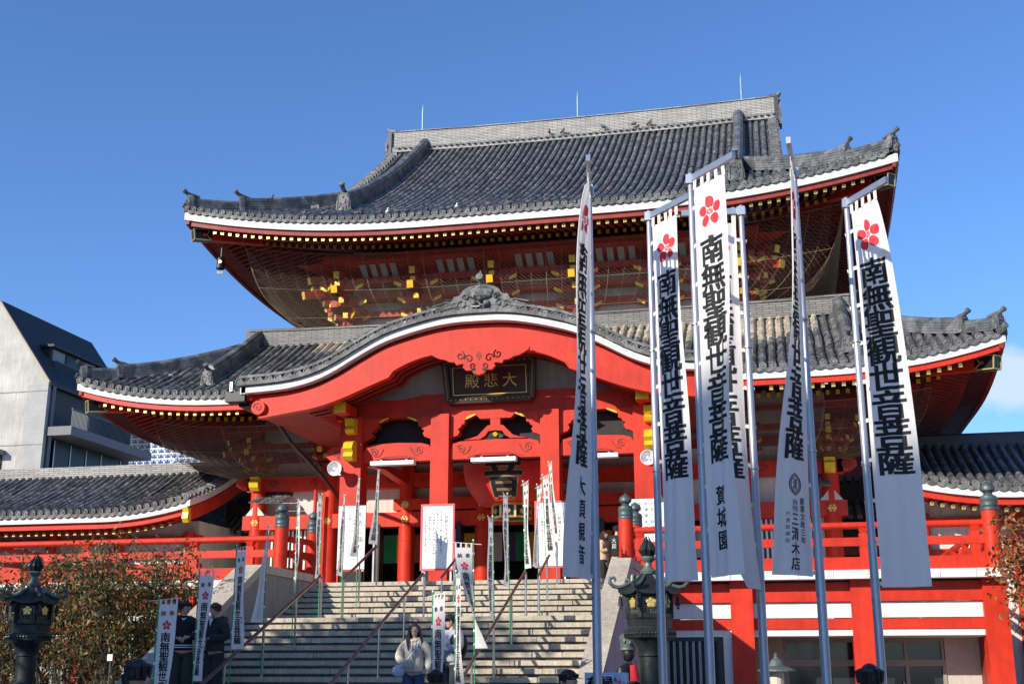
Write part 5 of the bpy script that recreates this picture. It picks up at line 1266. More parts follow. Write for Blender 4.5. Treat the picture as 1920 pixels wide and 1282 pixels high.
for i, (y, zt_, a0, a1) in enumerate([(-6.65, 5.36, 285, 264), (-5.7, 5.86, 283, 262), (-4.3, 6.28, 282, 254)]):
    nobori(-1.8, y, zt_, a0, a1, ['white prayer banner over the left side of the shrine-visit board', 'white prayer banner over the right side of the shrine-visit board', 'white prayer banner right of the shrine-visit board, highest on the left'][i], True, ph=i + .4)
for i, (y, zt_, a0, a1, fl, le, rev) in enumerate([(-14.75, 2.70, -40, -46, False, -.0, False), (-13.42, 3.10, -64, -52, False, 0, False), (-12.1, 3.72, 192, 330, True, -.05, False), (-10.65, 4.30, 268, 264, True, -.05, False), (-9.35, 4.90, 268, 262, True, -.06, False), (-7.85, 5.36, -60, -62, False, -.06, False)]):
    nobori(2.6, y, zt_, a0, a1, ['white prayer banner between the woman in the cream jacket and the man behind her', 'rippling white prayer banner right of the man with the backpack', 'wind-blown prayer banner with its top spread left of the pole', 'thin prayer banner above the right handrail with white cloth left of its pole', 'bulging narrow prayer banner below the giant lantern', 'thin prayer banner at the landing end of the right handrail'][i], fl, lean=le, ph=i * 1.7)
for i, (y, zt_, a0, a1, fl, le) in enumerate([(-6.4, 5.5, -60, -110, False, -.05), (-5.5, 5.85, -55, -40, False, -.10), (-4.2, 6.36, -66, -66, False, -.2)]):
    nobori(2.6, y, zt_, a0, a1, ['prayer banner on the left edge of the red-framed right notice', 'prayer banner across the middle of the red-framed right notice', 'prayer banner on the right edge of the red-framed right notice, topmost of all'][i], fl, lean=le, ph=i * .9 + 2)
# ---------------------------------------------------------------- notice boards
def board(x0, x1, z0, z1, y, frame, cols, lab, legs=True):
    t = thing('notice_board', lab, 'sign', ((x0 + x1) / 2, y, FL))
    mb = MB(); mb.box(x0, x1, y, y + .03, z0, z1, 'paper'); mb.build('panel', t)
    if frame:
        mb = MB(); e = .045
        for a in ((x0 - e, x1 + e, z1, z1 + e), (x0 - e, x1 + e, z0 - e, z0), (x0 - e, x0, z0, z1), (x1, x1 + e, z0, z1)): mb.box(a[0], a[1], y - .01, y + .04, a[2], a[3], frame)
        mb.build('frame', t)
    mb = MB()
    for x in (x0 + .03, x1 - .07): mb.box(x, x + .04, y + .041, y + .08, FL, z1 - .1, 'paper')
    mb.box(x0 + .02, x1 - .02, y + .041, y + .09, FL, z0 - .05, 'black') if frame is None else None
    mb.build('stand', t)
    mb = MB()
    for s, u, v, size, pitch, m in cols: put_text(mb, s, lambda a, b: Vector((x0 + a, y - .003, z1 - b)), u, v, size, pitch, m, .012, 1, .6)
    mb.build('lettering', t)
board(-.79, -.03, 3.93, 5.44, -3.9, 'pinkframe', [('写経のすすめ', .60, .28, .10, .10, 'ink'), ('当山所蔵弘法大師ご直筆般若心経の', .47, .15, .055, .066, 'ink'), ('写経をおすすめいたします。', .38, .15, .055, .066, 'ink'), ('一、志納料　金、千円也（写経用紙一式）', .29, .15, .055, .066, 'ink'), ('一、納経料　金、千円也', .18, .15, .055, .066, 'ink'), ('○大仁王門納経堂にご奉安致します。', .08, .15, .055, .066, 'ink')], 'red-framed sutra copying notice in the middle of the stair head')
board(2.04, 2.76, 3.95, 5.44, -3.9, 'pinkframe', [('ご祈祷のすすめ', .56, .28, .10, .10, 'ink'), ('お申し出下さい', .40, .18, .055, .066, 'ink'), ('一、志納金　金、千円より', .14, .24, .06, .07, 'ink')], 'red-framed prayer notice in front of the right inner porch pillar')
board(-2.96, -2.26, 3.95, 5.5, -3.9, None, [('七五三詣り', .58, .22, .15, .2, 'ink'), ('ご祈祷お申し込み下さいませ', .42, .28, .065, .085, 'ink'), ('一日時　十一月一日〜三十日まで', .30, .16, .06, .078, 'ink'), ('千歳飴付記念品授与', .15, .2, .075, .1, 'ink'), ('当山', .06, 1.0, .09, .36, 'ink')], 'unframed white shrine-visit board at the left of the stair head')
board(4.0, 4.95, 4.3, 5.72, -2.0, None, [('七五三祈祷', .62, .12, .1, .15, 'ink'), ('◎護摩祈祷', .47, .12, .09, .15, 'ink'), ('◎御祈願', .30, .12, .09, .15, 'ink'), ('◎御札', .14, .12, .09, .15, 'ink')], 'white notice with brush columns behind the right newel post')
t = thing('cloth_sign', 'pale blue cloth sign with black brush characters at the foot of the leftmost tall pole', 'sign', (5.7, -18.4, 0))
mb = MB(); mb.grid(lambda u, v: Vector((5.46 + .47 * u, -18.4 + .012 * math.sin(u * 14 + v * 5), .75 + .81 * v)), 16, 10, solid('pale_blue_cloth', (.48, .58, .72), .8)); mb.build('panel', t)
mb = MB(); put_text(mb, '布緑', lambda a, b: Vector((5.46 + a, -18.425, 1.56 - b)), .09, .11, .15, .15, 'ink', .03, 1, .4, horiz=True); put_text(mb, '施縁', lambda a, b: Vector((5.46 + a, -18.425, 1.56 - b)), .09, .28, .15, .15, 'ink', .03, 1, .4, horiz=True)
for k in range(4): mb.poly([(5.78 + .05 * k, -18.425, 1.47 - .03 * (k % 2)), (5.80 + .05 * k, -18.425, 1.52 - .04 * k), (5.83 + .04 * k, -18.425, 1.45)], 'crest')
mb.build('lettering', t)
mb = MB(); mb.tube([(5.46, -18.37, 0), (5.46, -18.37, 1.56)], .015, 'steel', 6); mb.tube([(5.93, -18.37, 0), (5.93, -18.37, 1.56)], .015, 'steel', 6); mb.build('stand', t)
# ---------------------------------------------------------------- bronze lanterns
def hexa(mb, x, y, z0, r0, z1, r1, m, ph=0): mb.lathe((x, y, 0), [(r0, z0), (r1, z1)], m, 6, phase=ph)
def bronze_lantern(x, y, z, lab, ph, goldfaces):
    t = thing('bronze_lantern', lab, 'lantern', (x, y, 0), 'pair of bronze lanterns flanking the stairs')
    mb = MB()
    for r, a, b in ((.62, 0, .18), (.52, .181, .34), (.40, .341, .5)): mb.lathe((x, y, 0), [(r, a), (r, b)], 'granite', 6, phase=ph)
    mb.build('stone_base', t)
    mb = MB(); mb.lathe((x, y, z - 3.5), [(.34, .4 if z < 3.6 else .5), (.3, .75), (.22, .85), (.19, .9), (.175, 1.2), (.19, 1.22), (.19, 1.3), (.172, 1.32), (.17, 1.75), (.19, 1.77), (.19, 1.8), (.2, 1.86), (.27, 1.97), (.32, 2.02)], 'bronze', 24); mb.build('shaft', t, True)
    mb = MB(); Z = z - 3.5
    mb.lathe((x, y, Z), [(.28, 2.0), (.39, 2.03), (.40, 2.05), (.40, 2.14), (.38, 2.16), (.35, 2.17), (.34, 2.2), (.345, 2.3), (.36, 2.33)], 'bronze', 6, phase=ph)
    for k in range(6):
        a = ph + math.pi / 3 * (k + .5); 
        for j in range(7):
            s_ = (j - 3) / 7 * .37; c = Vector((x + math.cos(a) * .348, y + math.sin(a) * .348, Z + 2.095)) + Vector((-math.sin(a), math.cos(a), 0)) * s_
            mb.ball(c, (.022, .022, .025), 'bronze', 6, 4)
    mb.build('platform', t)
    fb = MB(); gs = []
    for k in range(6):
        a = ph + math.pi / 3 * (k + .5); n = Vector((math.cos(a), math.sin(a), 0)); s = Vector((-n.y, n.x, 0)); c = Vector((x, y, Z)) + n * .29
        hw = .29 * math.tan(math.pi / 6)
        e0 = Vector((x, y, Z)) + Vector((math.cos(ph + k * math.pi / 3), math.sin(ph + k * math.pi / 3), 0)) * .345
        fb.bar(e0 + Vector((0, 0, 2.33)), e0 + Vector((0, 0, 2.76)), .05, .05, 'bronze')
        fb.bar(c - s * hw + Vector((0, 0, 2.36)), c + s * hw + Vector((0, 0, 2.36)), .04, .06, 'bronze'); fb.bar(c - s * hw + Vector((0, 0, 2.73)), c + s * hw + Vector((0, 0, 2.73)), .04, .06, 'bronze')
        for j in range(8): q = (-1 + 2 * (j + .5) / 8) * hw * .9; fb.bar(c + s * q + Vector((0, 0, 2.39)), c + s * q + Vector((0, 0, 2.70)), .012, .012, 'bronze')
        for j in range(8): zz = 2.40 + .30 * (j + .5) / 8; fb.bar(c - s * hw * .9 + Vector((0, 0, zz)), c + s * hw * .9 + Vector((0, 0, zz)), .012, .012, 'bronze')
        fb.poly([c - n * .03 - s * hw + Vector((0, 0, 2.38)), c - n * .03 + s * hw + Vector((0, 0, 2.38)), c - n * .03 + s * hw + Vector((0, 0, 2.71)), c - n * .03 - s * hw + Vector((0, 0, 2.71))], solid('lantern_inner_pane', (.60, .54, .40), .6))
        g = MB(); gs.append(g)
        for j in range(5):
            b_ = math.pi / 2 + j * 2 * math.pi / 5; g.lathe(c + n * .012 + s * math.cos(b_) * .05 + Vector((0, 0, 2.55 + math.sin(b_) * .05)), [(.034, 0), (.034, .012), (.02, .016)], 'gold', 12, axis=n)
        g.lathe(c + n * .014 + Vector((0, 0, 2.55)), [(.03, 0), (.026, .014)], 'gold', 10, axis=n)
    f_ = fb.build('fire_box', t); [g.build('plum_crest', f_) for g in gs]
    mb = MB()
    def roof(u, v):
        a = ph + u * 2 * math.pi; k = abs(((u * 6) % 1) - .5) * 2      # 1 at corners
        r = (.10 + .375 * v ** 1.15) * (math.cos(math.pi / 6) / math.cos((((u * 6) % 1) - .5) * math.pi / 3)); zz = 3.02 - .30 * v ** .75 + .05 * k ** 3 * v ** 3
        return Vector((x + math.cos(a) * r, y + math.sin(a) * r, Z + zz))
    mb.grid(roof, 48, 10, 'bronze'); mb.grid(lambda u, v: roof(1 - u, .45 + .55 * v) + Vector((0, 0, -.045)), 48, 4, 'bronze')
    mb.grid(lambda u, v: roof(u, 1) + Vector((0, 0, -.045 * v)), 48, 1, 'bronze')
    mb.lathe((x, y, Z), [(.30, 2.64), (.42, 2.66)], 'bronze', 6, phase=ph)
    rf = mb.build('roof', t, True)
    mb = MB()
    for k in range(6):
        a = ph + math.pi / 3 * k; n = Vector((math.cos(a), math.sin(a), 0))
        pts = [roof((k / 6) % 1.0, v) + Vector((0, 0, .02)) for v in (.15, .4, .65, .85, 1)]; e = pts[-1]
        pts += [e + n * .07 + Vector((0, 0, .015)), e + n * .125 + Vector((0, 0, .07)), e + n * .115 + Vector((0, 0, .135)), e + n * .06 + Vector((0, 0, .15)), e + n * .03 + Vector((0, 0, .11)), e + n * .055 + Vector((0, 0, .085))]
        mb.tube(pts, [.02, .024, .026, .028, .03, .032, .032, .03, .026, .02, .012], 'bronze2', 8)
    mb.build('scroll_corner', rf)
    for k in range(6):
        a = ph + math.pi / 3 * k; p = Vector((x + math.cos(a) * .44, y + math.sin(a) * .44, Z + 2.66))
        mb = MB(); mb.lathe(p, [(.012, 0), (.03, -.04), (.034, -.12), (.045, -.15), (.01, -.15)], 'bronze', 10); mb.tube([p + Vector((0, 0, .08)), p], .006, 'bronze', 4); mb.box(p.x - .02, p.x + .02, p.y - .003, p.y + .003, p.z - .2, p.z - .16, 'bronze'); mb.build('wind_bell', t)
    mb = MB(); mb.lathe((x, y, Z), [(.12, 2.99), (.13, 3.03), (.10, 3.06), (.06, 3.1), (.055, 3.16), (.10, 3.2), (.11, 3.23), (.09, 3.26), (.05, 3.27)], 'bronze2', 20); o = mb.build('finial_base', t, True)
    mb = MB(); mb.ball((x, y, Z + 3.33), (.07, .07, .08), 'bronze2', 12, 8)
    for k in range(10):
        a = k * 2 * math.pi / 10; n = Vector((math.cos(a), math.sin(a), 0)); c = Vector((x, y, Z + 3.27)); hh = .25 + .05 * (k % 2)
        mb.tube([c + n * .07, c + n * .115 + Vector((0, 0, .08)), c + n * .075 + Vector((0, 0, .17)), c + n * .02 + Vector((0, 0, hh))], [.03, .032, .022, .004], 'bronze', 5)
    mb.build('flame_jewel', o)
bronze_lantern(5.69, -13.5, 3.52, 'weathered bronze lantern with flame finial in front of the right stair wall', R(12), 1)
bronze_lantern(-5.55, -12.5, 3.55, 'dark bronze lantern with curled roof corners among the bushes', R(20), 1)
# small roofed garden lamp
t = thing('garden_lamp', 'small pale green roofed garden lamp under the right terrace', 'lamp', (7.55, -10, 0))
mb = MB(); mb.lathe((7.52, -10, 0), [(.33, 1.56), (.32, 1.585), (.14, 1.65), (.10, 1.74), (.04, 1.79), (.03, 1.81), (.035, 1.84), (.005, 1.88)], 'bronze2', 20); mb.build('lamp_cap', t)
mb = MB(); mb.lathe((7.52, -10, 0), [(.12, 1.32), (.13, 1.56)], 'lantern_inner_pane', 12); mb.build('lamp_glass', t)
mb = MB(); mb.tube([(7.52, -10, 0), (7.52, -10, 1.33)], .04, 'bronze2', 10); mb.build('lamp_post', t)
# ---------------------------------------------------------------- people
def skin_mb(nodes, edges, m, sub=1):
    """skinned skeleton -> MB. nodes: {name:(pos, radius)}"""
    names = list(nodes); me = bpy.data.meshes.new('skeleton')
    me.from_pydata([nodes[n][0] for n in names], [(names.index(a), names.index(b)) for a, b in edges], [])
    ob = bpy.data.objects.new('skeleton', me); col.objects.link(ob)
    ob.modifiers.new('s', 'SKIN'); sm = ob.modifiers.new('u', 'SUBSURF'); sm.levels = sub; sm.render_levels = sub
    sv = me.skin_vertices[0].data
    for i, n in enumerate(names):
        r = nodes[n][1]; sv[i].radius = r if hasattr(r, '__len__') else (r, r); sv[i].use_root = (i == 0)
    dg = bpy.context.evaluated_depsgraph_get(); dg.update()
    ev = bpy.data.meshes.new_from_object(ob.evaluated_get(dg))
    mb = MB(); k = mb.mi(m)
    mb.v = [tuple(v.co) for v in ev.vertices]; mb.f = [tuple(p.vertices) for p in ev.polygons]; mb.m = [k] * len(mb.f)
    bpy.data.objects.remove(ob); bpy.data.meshes.remove(me); bpy.data.meshes.remove(ev)
    return mb
def tilted(mb, fn): mb.v = [tuple(fn(Vector(p))) for p in mb.v]
def person(x, y, z, rz, h, lab, top, trousers, hair, hstyle, arms, shoes='black', head_turn=0, head_tilt=0, long_coat=0, legs=None, extra=None, loose=1.0):
    s = h / 1.72
    t = thing('person', lab, 'person', (0, 0, 0))
    legs = legs or {}
    kn = {-1: (-.10, -.03, .48), 1: (.10, -.03, .48)}; an = {-1: (-.11, .02, .085), 1: (.11, .02, .085)}
    kn.update(legs.get('knee', {})); an.update(legs.get('ankle', {}))
    V = Vector
    N = {'pelvis': ((0, 0, .93), (.13, .10)), 'waist': ((0, 0, 1.08), (.115, .085)), 'chest': ((0, 0, 1.27), (.135, .095)), 'nbase': ((0, .01, 1.42), (.075, .07)), 'neck': ((0, 0, 1.50), (.052, .055)), 'skull': ((0, -.01, 1.57), (.05, .055))}
    E_ = [('pelvis', 'waist'), ('waist', 'chest'), ('chest', 'nbase'), ('nbase', 'neck'), ('neck', 'skull')]
    for sg in (-1, 1):
        el, wr = arms[sg]
        N[f'sh{sg}'] = ((sg * .165, .01, 1.39), .058); N[f'el{sg}'] = (el, .042); N[f'wr{sg}'] = (wr, .027)
        E_ += [('chest', f'sh{sg}'), (f'sh{sg}', f'el{sg}'), (f'el{sg}', f'wr{sg}')]
        N[f'hip{sg}'] = ((sg * .09, 0, .86), .085); N[f'kn{sg}'] = (kn[sg], .058); N[f'an{sg}'] = (an[sg], .04); N[f'toe{sg}'] = ((an[sg][0] + sg * .02, an[sg][1] - .16, an[sg][2] - .045), .035)
        E_ += [('pelvis', f'hip{sg}'), (f'hip{sg}', f'kn{sg}'), (f'kn{sg}', f'an{sg}'), (f'an{sg}', f'toe{sg}')]
    body = skin_mb(N, E_, 'skin')
    for sg in (-1, 1):        # hands: palm and five fingers
        el, wr = V(arms[sg][0]), V(arms[sg][1]); d = (wr - el).normalized(); side = d.cross(V((0, 0, 1))); side = side.normalized() if side.length > .1 else V((1, 0, 0)); nrm = side.cross(d)
        p = wr + d * .045; body.ball(p, (.036, .036, .036), 'skin', 8, 6)
        for f in range(4):
            o = p + side * (-.027 + .018 * f) + d * .025; L_ = (.062, .072, .068, .052)[f]
            body.tube([o, o + d * L_ * .55 - nrm * .008, o + d * L_ * .8 - nrm * .03, o + d * L_ * .75 - nrm * .05], [.0095, .009, .008, .006], 'skin', 5)
        o = p - side * .03 * sg; body.tube([o, o + d * .02 - side * .022 * sg - nrm * .01, o + d * .045 - side * .02 * sg - nrm * .025], [.011, .010, .007], 'skin', 5)
    hd = MB(); hc = V((0, -.02, 1.615))
    hd.ball(hc, (.076, .092, .112), 'skin', 16, 12); hd.ball(hc + V((0, -.025, -.06)), (.056, .066, .056), 'skin', 12, 8)
    hd.tube([hc + V((0, -.088, .02)), hc + V((0, -.105, -.018)), hc + V((0, -.09, -.03))], [.010, .015, .010], 'skin', 6)
    for sg in (-1, 1):
        hd.ball(hc + V((sg * .077, .005, -.01)), (.012, .022, .032), 'skin', 8, 6)
        hd.ball(hc + V((sg * .030, -.082, .005)), (.014, .010, .007), 'paper', 8, 5); hd.ball(hc + V((sg * .030, -.090, .005)), (.006, .004, .006), 'black', 6, 4)
        hd.tube([hc + V((sg * .016, -.092, .026)), hc + V((sg * .048, -.080, .026))], .004, 'hair', 4)
    hd.tube([hc + V((-.022, -.088, -.055)), hc + V((0, -.094, -.053)), hc + V((.022, -.088, -.055))], .006, solid('lips', (.42, .16, .13)), 5)
    Rm = Matrix.Rotation(head_turn, 3, 'Z') @ Matrix.Rotation(head_tilt, 3, 'X'); piv = V((0, 0, 1.52))
    hh = MB()
    def strand(fn_, nu, nv): hh.grid(fn_, nu, nv, hair)
    def cap(u, v):
        a = u * 2 * math.pi; lim = 2.05 if hstyle != 'cap' else 1.5
        front = max(0, -math.sin(a)); tt = v * (lim - .95 * front ** .8)
        r = V((.088, .105, .122)) * (1 + .05 * math.sin(a * 9) * v)
        return hc + V((math.cos(a) * math.sin(tt) * r.x, math.sin(a) * math.sin(tt) * r.y + .006, math.cos(tt) * r.z + .006))
    strand(cap, 28, 9)
    rnd = random.Random(int(x * 100 + y * 10))
    if hstyle == 'long':
        for k in range(34):
            a = rnd.uniform(-.35, math.pi + .35); b0 = hc + V((math.cos(a) * .085, math.sin(a) * .095, .02)); fr = a < .35 or a > math.pi - .35
            L_ = rnd.uniform(.30, .40) if fr else rnd.uniform(.25, .34)
            hh.tube([b0 + V((0, 0, .04)), b0 + V((math.cos(a) * .025, -.01 if fr else .02, -.1)), b0 + V((math.cos(a) * .05, -.05 if fr else .03, -.22)), b0 + V((math.cos(a) * .03, -.075 if fr else .03, -L_))], [.02, .026, .024, .006], hair, 6)
    else:
        for k in range(30):
            a = rnd.uniform(0, 2 * math.pi); b0 = hc + V((math.cos(a) * .07, math.sin(a) * .085, .07)); dn = -.10 if math.sin(a) > -.3 else -.035
            hh.tube([b0, b0 + V((math.cos(a) * .026, math.sin(a) * .026, -.01)), b0 + V((math.cos(a) * .028, math.sin(a) * .028, dn))], [.02, .022, .006], hair, 5)
    for q in (hd, hh): tilted(q, lambda p: Rm @ (p - piv) + piv)
    o_ = len(body.v); body.v += hd.v; mp = [body.mi(m) for m in hd.mats]; body.f += [tuple(i + o_ for i in f) for f in hd.f]; body.m += [mp[i] for i in hd.m]
    parts = [('body', body, True), ('hair', hh, True)]
    e = .03 * loose
    NT = {'waist': ((0, 0, 1.07), (.15 + e, .115 + e)), 'chest': ((0, 0, 1.27), (.155 + e, .115 + e)), 'nb': ((0, .015, 1.435), (.085, .08)), 'hem': ((0, 0, .90 - .02), (.155 + e, .12 + e))}
    ET = [('waist', 'chest'), ('chest', 'nb'), ('waist', 'hem')]
    for sg in (-1, 1):
        el, wr = V(arms[sg][0]), V(arms[sg][1])
        NT[f's{sg}'] = ((sg * .175, .01, 1.385), .075 + e * .6); NT[f'e{sg}'] = (tuple(el), .062 + e * .6); NT[f'w{sg}'] = (tuple(el.lerp(wr, .95)), .042 + e * .35); ET += [('chest', f's{sg}'), (f's{sg}', f'e{sg}'), (f'e{sg}', f'w{sg}')]
    if long_coat: NT['skirt'] = ((0, 0, .62), (.17 + e, .14 + e)); ET.append(('hem', 'skirt'))
    mt = skin_mb(NT, ET, top, 2)
    parts.append(('jacket', mt, True))
    NL = {'p': ((0, 0, .93), (.145, .11))}; EL = []
    for sg in (-1, 1):
        NL[f'h{sg}'] = ((sg * .095, 0, .80), .105 + .3 * e); NL[f'k{sg}'] = (kn[sg], .082 + .7 * e); NL[f'a{sg}'] = ((an[sg][0], an[sg][1], an[sg][2] + .02), .07 + .8 * e); EL += [('p', f'h{sg}'), (f'h{sg}', f'k{sg}'), (f'k{sg}', f'a{sg}')]
    parts.append(('trousers', skin_mb(NL, EL, trousers, 2), True))
    sh = MB()
    for sg in (-1, 1):
        a = V(an[sg]); sh.ball(a + V((sg * .01, -.07, -.04)), (.052, .135, .045), shoes, 12, 8); sh.box(a.x - .05 + sg * .01, a.x + .05 + sg * .01, a.y - .19, a.y + .07, a.z - .085, a.z - .06, shoes)
    parts.append(('shoes', sh, False))
    if extra: parts += extra(V)
    Mx = Matrix.Translation((x, y, z)) @ Matrix.Rotation(rz, 4, 'Z') @ Matrix.Scale(s, 4)
    t.location = (x, y, z)
    for n_, mb, sm in parts:
        tilted(mb, lambda p: Mx @ p); mb.build(n_, t, sm)
    return t
solid('cream_jacket', (.58, .51, .40), .85, bump=.3, bscale=22); solid('navy_denim', (.030, .055, .13), .9, bump=.2); solid('black_fabric', (.012, .012, .014), .9, bump=.2); solid('charcoal_hoodie', (.028, .027, .027), .95, bump=.2)
solid('dark_olive', (.035, .036, .030), .9); solid('grey_knit', (.34, .36, .40), .9); solid('dark_jeans', (.035, .042, .055), .9); solid('silver_bag', (.40, .45, .52), .35); solid('tan_coat', (.52, .36, .24), .9); solid('white_shirt', (.75, .75, .74), .8)
def woman_extra(V):
    b = MB(); b.tube([V((-.05, .13, 1.42)), V((.10, -.03, 1.475)), V((.07, -.16, 1.30)), V((-.08, -.20, 1.12)), V((-.22, -.16, .95))], .022, 'silver_bag', 6, flat=.5)
    b.ball((-.25, -.11, .90), (.12, .06, .11), 'silver_bag', 14, 10); b.tube([(-.36, -.11, .95), (-.25, -.14, .99), (-.14, -.12, .97)], .012, 'silver_bag', 6)
    z = MB(); z.bar((0, -.162, .86), (0, -.158, 1.42), .018, .01, solid('zip_line', (.30, .27, .22)), up=(0, 1, 0)); c = MB(); c.tube([V((-.085, .06, 1.45)), V((-.1, -.03, 1.46)), V((-.03, -.085, 1.42)), V((.03, -.085, 1.42)), V((.1, -.03, 1.46)), V((.085, .06, 1.45))], .032, 'cream_jacket', 8)
    return [('zip', z, False), ('collar', c, True), ('shoulder_bag', b, True)]
yw = -12.4
person(1.62, yw, step_z(yw), R(8), 1.60, 'woman in a cream jacket and navy trousers with a silver shoulder bag on the stairs', 'cream_jacket', 'navy_denim', 'hairm', 'long', {-1: ((-.29, .02, 1.12), (-.13, -.20, 1.02)), 1: ((.28, .04, 1.13), (.26, -.06, .90))}, head_turn=R(12), extra=woman_extra, loose=1.5, legs={'knee': {-1: (-.10, -.10, .50)}, 'ankle': {-1: (-.11, -.05, .10)}})
def pack(V):
    b = MB(); b.ball((0, .20, 1.18), (.16, .10, .24), 'black', 14, 10)
    for sg in (-1, 1): b.tube([V((sg * .12, .12, 1.38)), V((sg * .13, -.02, 1.46)), V((sg * .13, -.15, 1.28)), V((sg * .16, -.08, 1.05)), V((sg * .12, .14, 1.0))], .028, 'black', 6, flat=.5)
    ph = MB(); ph.box(-.04, .035, -.345, -.335, 1.10, 1.235, 'black')
    return [('backpack', b, True), ('phone', ph, False)]
yw = -12.0
person(2.17, yw, step_z(yw), R(-35), 1.62, 'person in a light grey top with a black backpack looking down behind a banner', 'grey_knit', 'dark_jeans', 'hair', 'short', {-1: ((-.25, -.02, 1.13), (-.07, -.26, 1.13)), 1: ((.25, -.02, 1.13), (.07, -.26, 1.13))}, head_turn=R(-25), head_tilt=R(20), extra=pack)
def stripes(V):
    b = MB()
    for z in (.93, .965): b.lathe((0, 0, z), [(.208, -.008), (.210, 0), (.208, .008)], 'white_shirt', 20)
    for v in range(len(b.v)): p = b.v[v]; b.v[v] = (p[0], p[1] * .86, p[2])
    c = MB(); c.tube([V((-.08, .05, 1.46)), V((-.09, -.03, 1.46)), V((0, -.105, 1.40)), V((.09, -.03, 1.46)), V((.08, .05, 1.46))], .016, 'white_shirt', 6)
    return [('hem_stripe', b, False), ('collar', c, True)]
def paper_(V):
    p = MB(); p.bar((-.10, -.31, 1.16), (.05, -.30, .97), .075, .006, 'paper', up=(0, 1, .2)); hd = MB()
    hd.tube([V((-.13, .03, 1.45)), V((-.11, .11, 1.44)), V((0, .14, 1.41)), V((.11, .11, 1.44)), V((.13, .03, 1.45)), V((.07, -.09, 1.40))], .05, 'charcoal_hoodie', 8)
    sh_ = MB(); sh_.prism([(-.045, 1.45), (.045, 1.45), (.0, 1.32)], lambda u, v, q: V((u, -.125 - (1.45 - v) * .12 - q, v)), .008, 'white_shirt')
    return [('paper_slip', p, False), ('hood', hd, True), ('shirt_collar', sh_, False)]
ym = -11.9
person(-2.86, ym, step_z(ym), R(25), 1.76, 'man in a black varsity jacket with white hem stripes standing at the left wall', 'black_fabric', 'dark_olive', 'hair', 'short', {-1: ((-.31, .02, 1.13), (-.07, -.22, 1.08)), 1: ((.29, .0, 1.13), (.09, -.24, 1.10))}, head_turn=R(38), head_tilt=R(8), extra=stripes, loose=1.6)
person(-2.27, ym + .1, step_z(ym + .1), R(-22), 1.72, 'man with brown hair in a charcoal hoodie holding a white paper slip', 'charcoal_hoodie', 'charcoal_hoodie', 'hairb', 'short', {-1: ((-.30, .0, 1.13), (-.16, -.24, 1.16)), 1: ((.28, .02, 1.12), (.06, -.25, 1.10))}, head_turn=R(-28), head_tilt=R(10), extra=paper_, loose=1.5)
person(3.02, .6, FL, R(70), 1.60, 'woman in a tan coat standing on the porch right of the stair head', 'tan_coat', 'black_fabric', 'hairm', 'long', {-1: ((-.22, -.05, 1.12), (-.1, -.25, 1.18)), 1: ((.22, -.05, 1.12), (.1, -.25, 1.18))}, long_coat=1)
def backprint(V):
    b = MB(); put_text(b, '大須', lambda u, v: V((u, .175, 1.30 - v)), 0, 0, .14, .15, 'paper', .02, 1, .5); return [('white_print', b, False)]
person(3.42, .3, FL, R(160), 1.72, 'person in a black jacket with white back print beside the right newel post', 'black_fabric', 'black_fabric', 'hair', 'short', {-1: ((-.25, 0, 1.13), (-.22, -.1, .9)), 1: ((.25, 0, 1.13), (.22, -.1, .9))}, extra=backprint)
person(.55, 8.0, FL, R(180), 1.65, 'worshipper in dark clothes standing inside the shaded hall doorway', 'black_fabric', 'black_fabric', 'hair', 'short', {-1: ((-.25, 0, 1.13), (-.05, -.25, 1.2)), 1: ((.25, 0, 1.13), (.05, -.25, 1.2))})
hang = {-1: ((-.25, .02, 1.13), (-.24, -.04, .88)), 1: ((.25, .02, 1.13), (.24, -.04, .88))}
person(2.63, -23.4, 0, R(180), 1.66, 'dark-haired head and shoulders of a visitor in the yard near the sloping granite wall', 'black_fabric', 'black_fabric', 'hair', 'short', hang)
person(1.25, -21.0, 0, R(170), 1.58, 'shorter dark-haired visitor in the yard beside the loose bushes', 'black_fabric', 'dark_jeans', 'hair', 'short', hang)
person(3.75, -18.6, 0, R(185), 1.58, 'visitor with round dark hair at the foot of the middle handrail', 'black_fabric', 'dark_jeans', 'hair', 'short', hang)
def brim(V):
    b = MB(); b.grid(lambda u, v: V((math.cos(math.pi * (1 + u)) * .085, -.05 - .13 * v * math.sin(math.pi * u) ** .6 - .03, 1.66 - .02 * v)), 10, 3, 'black'); b.ball((0, -.015, 1.665), (.092, .108, .085), 'black', 14, 8); return [('cap', b, True)]
person(5.35, -19.0, 0, R(80), 1.57, 'visitor in a black peaked cap at the foot of the stairs', 'black_fabric', 'black_fabric', 'hair', 'cap', hang, extra=brim)
person(8.32, -22.6, 0, R(190), 1.62, 'visitor with dark hair standing between the steel poles of the tall banners', 'black_fabric', 'black_fabric', 'hair', 'short', hang)
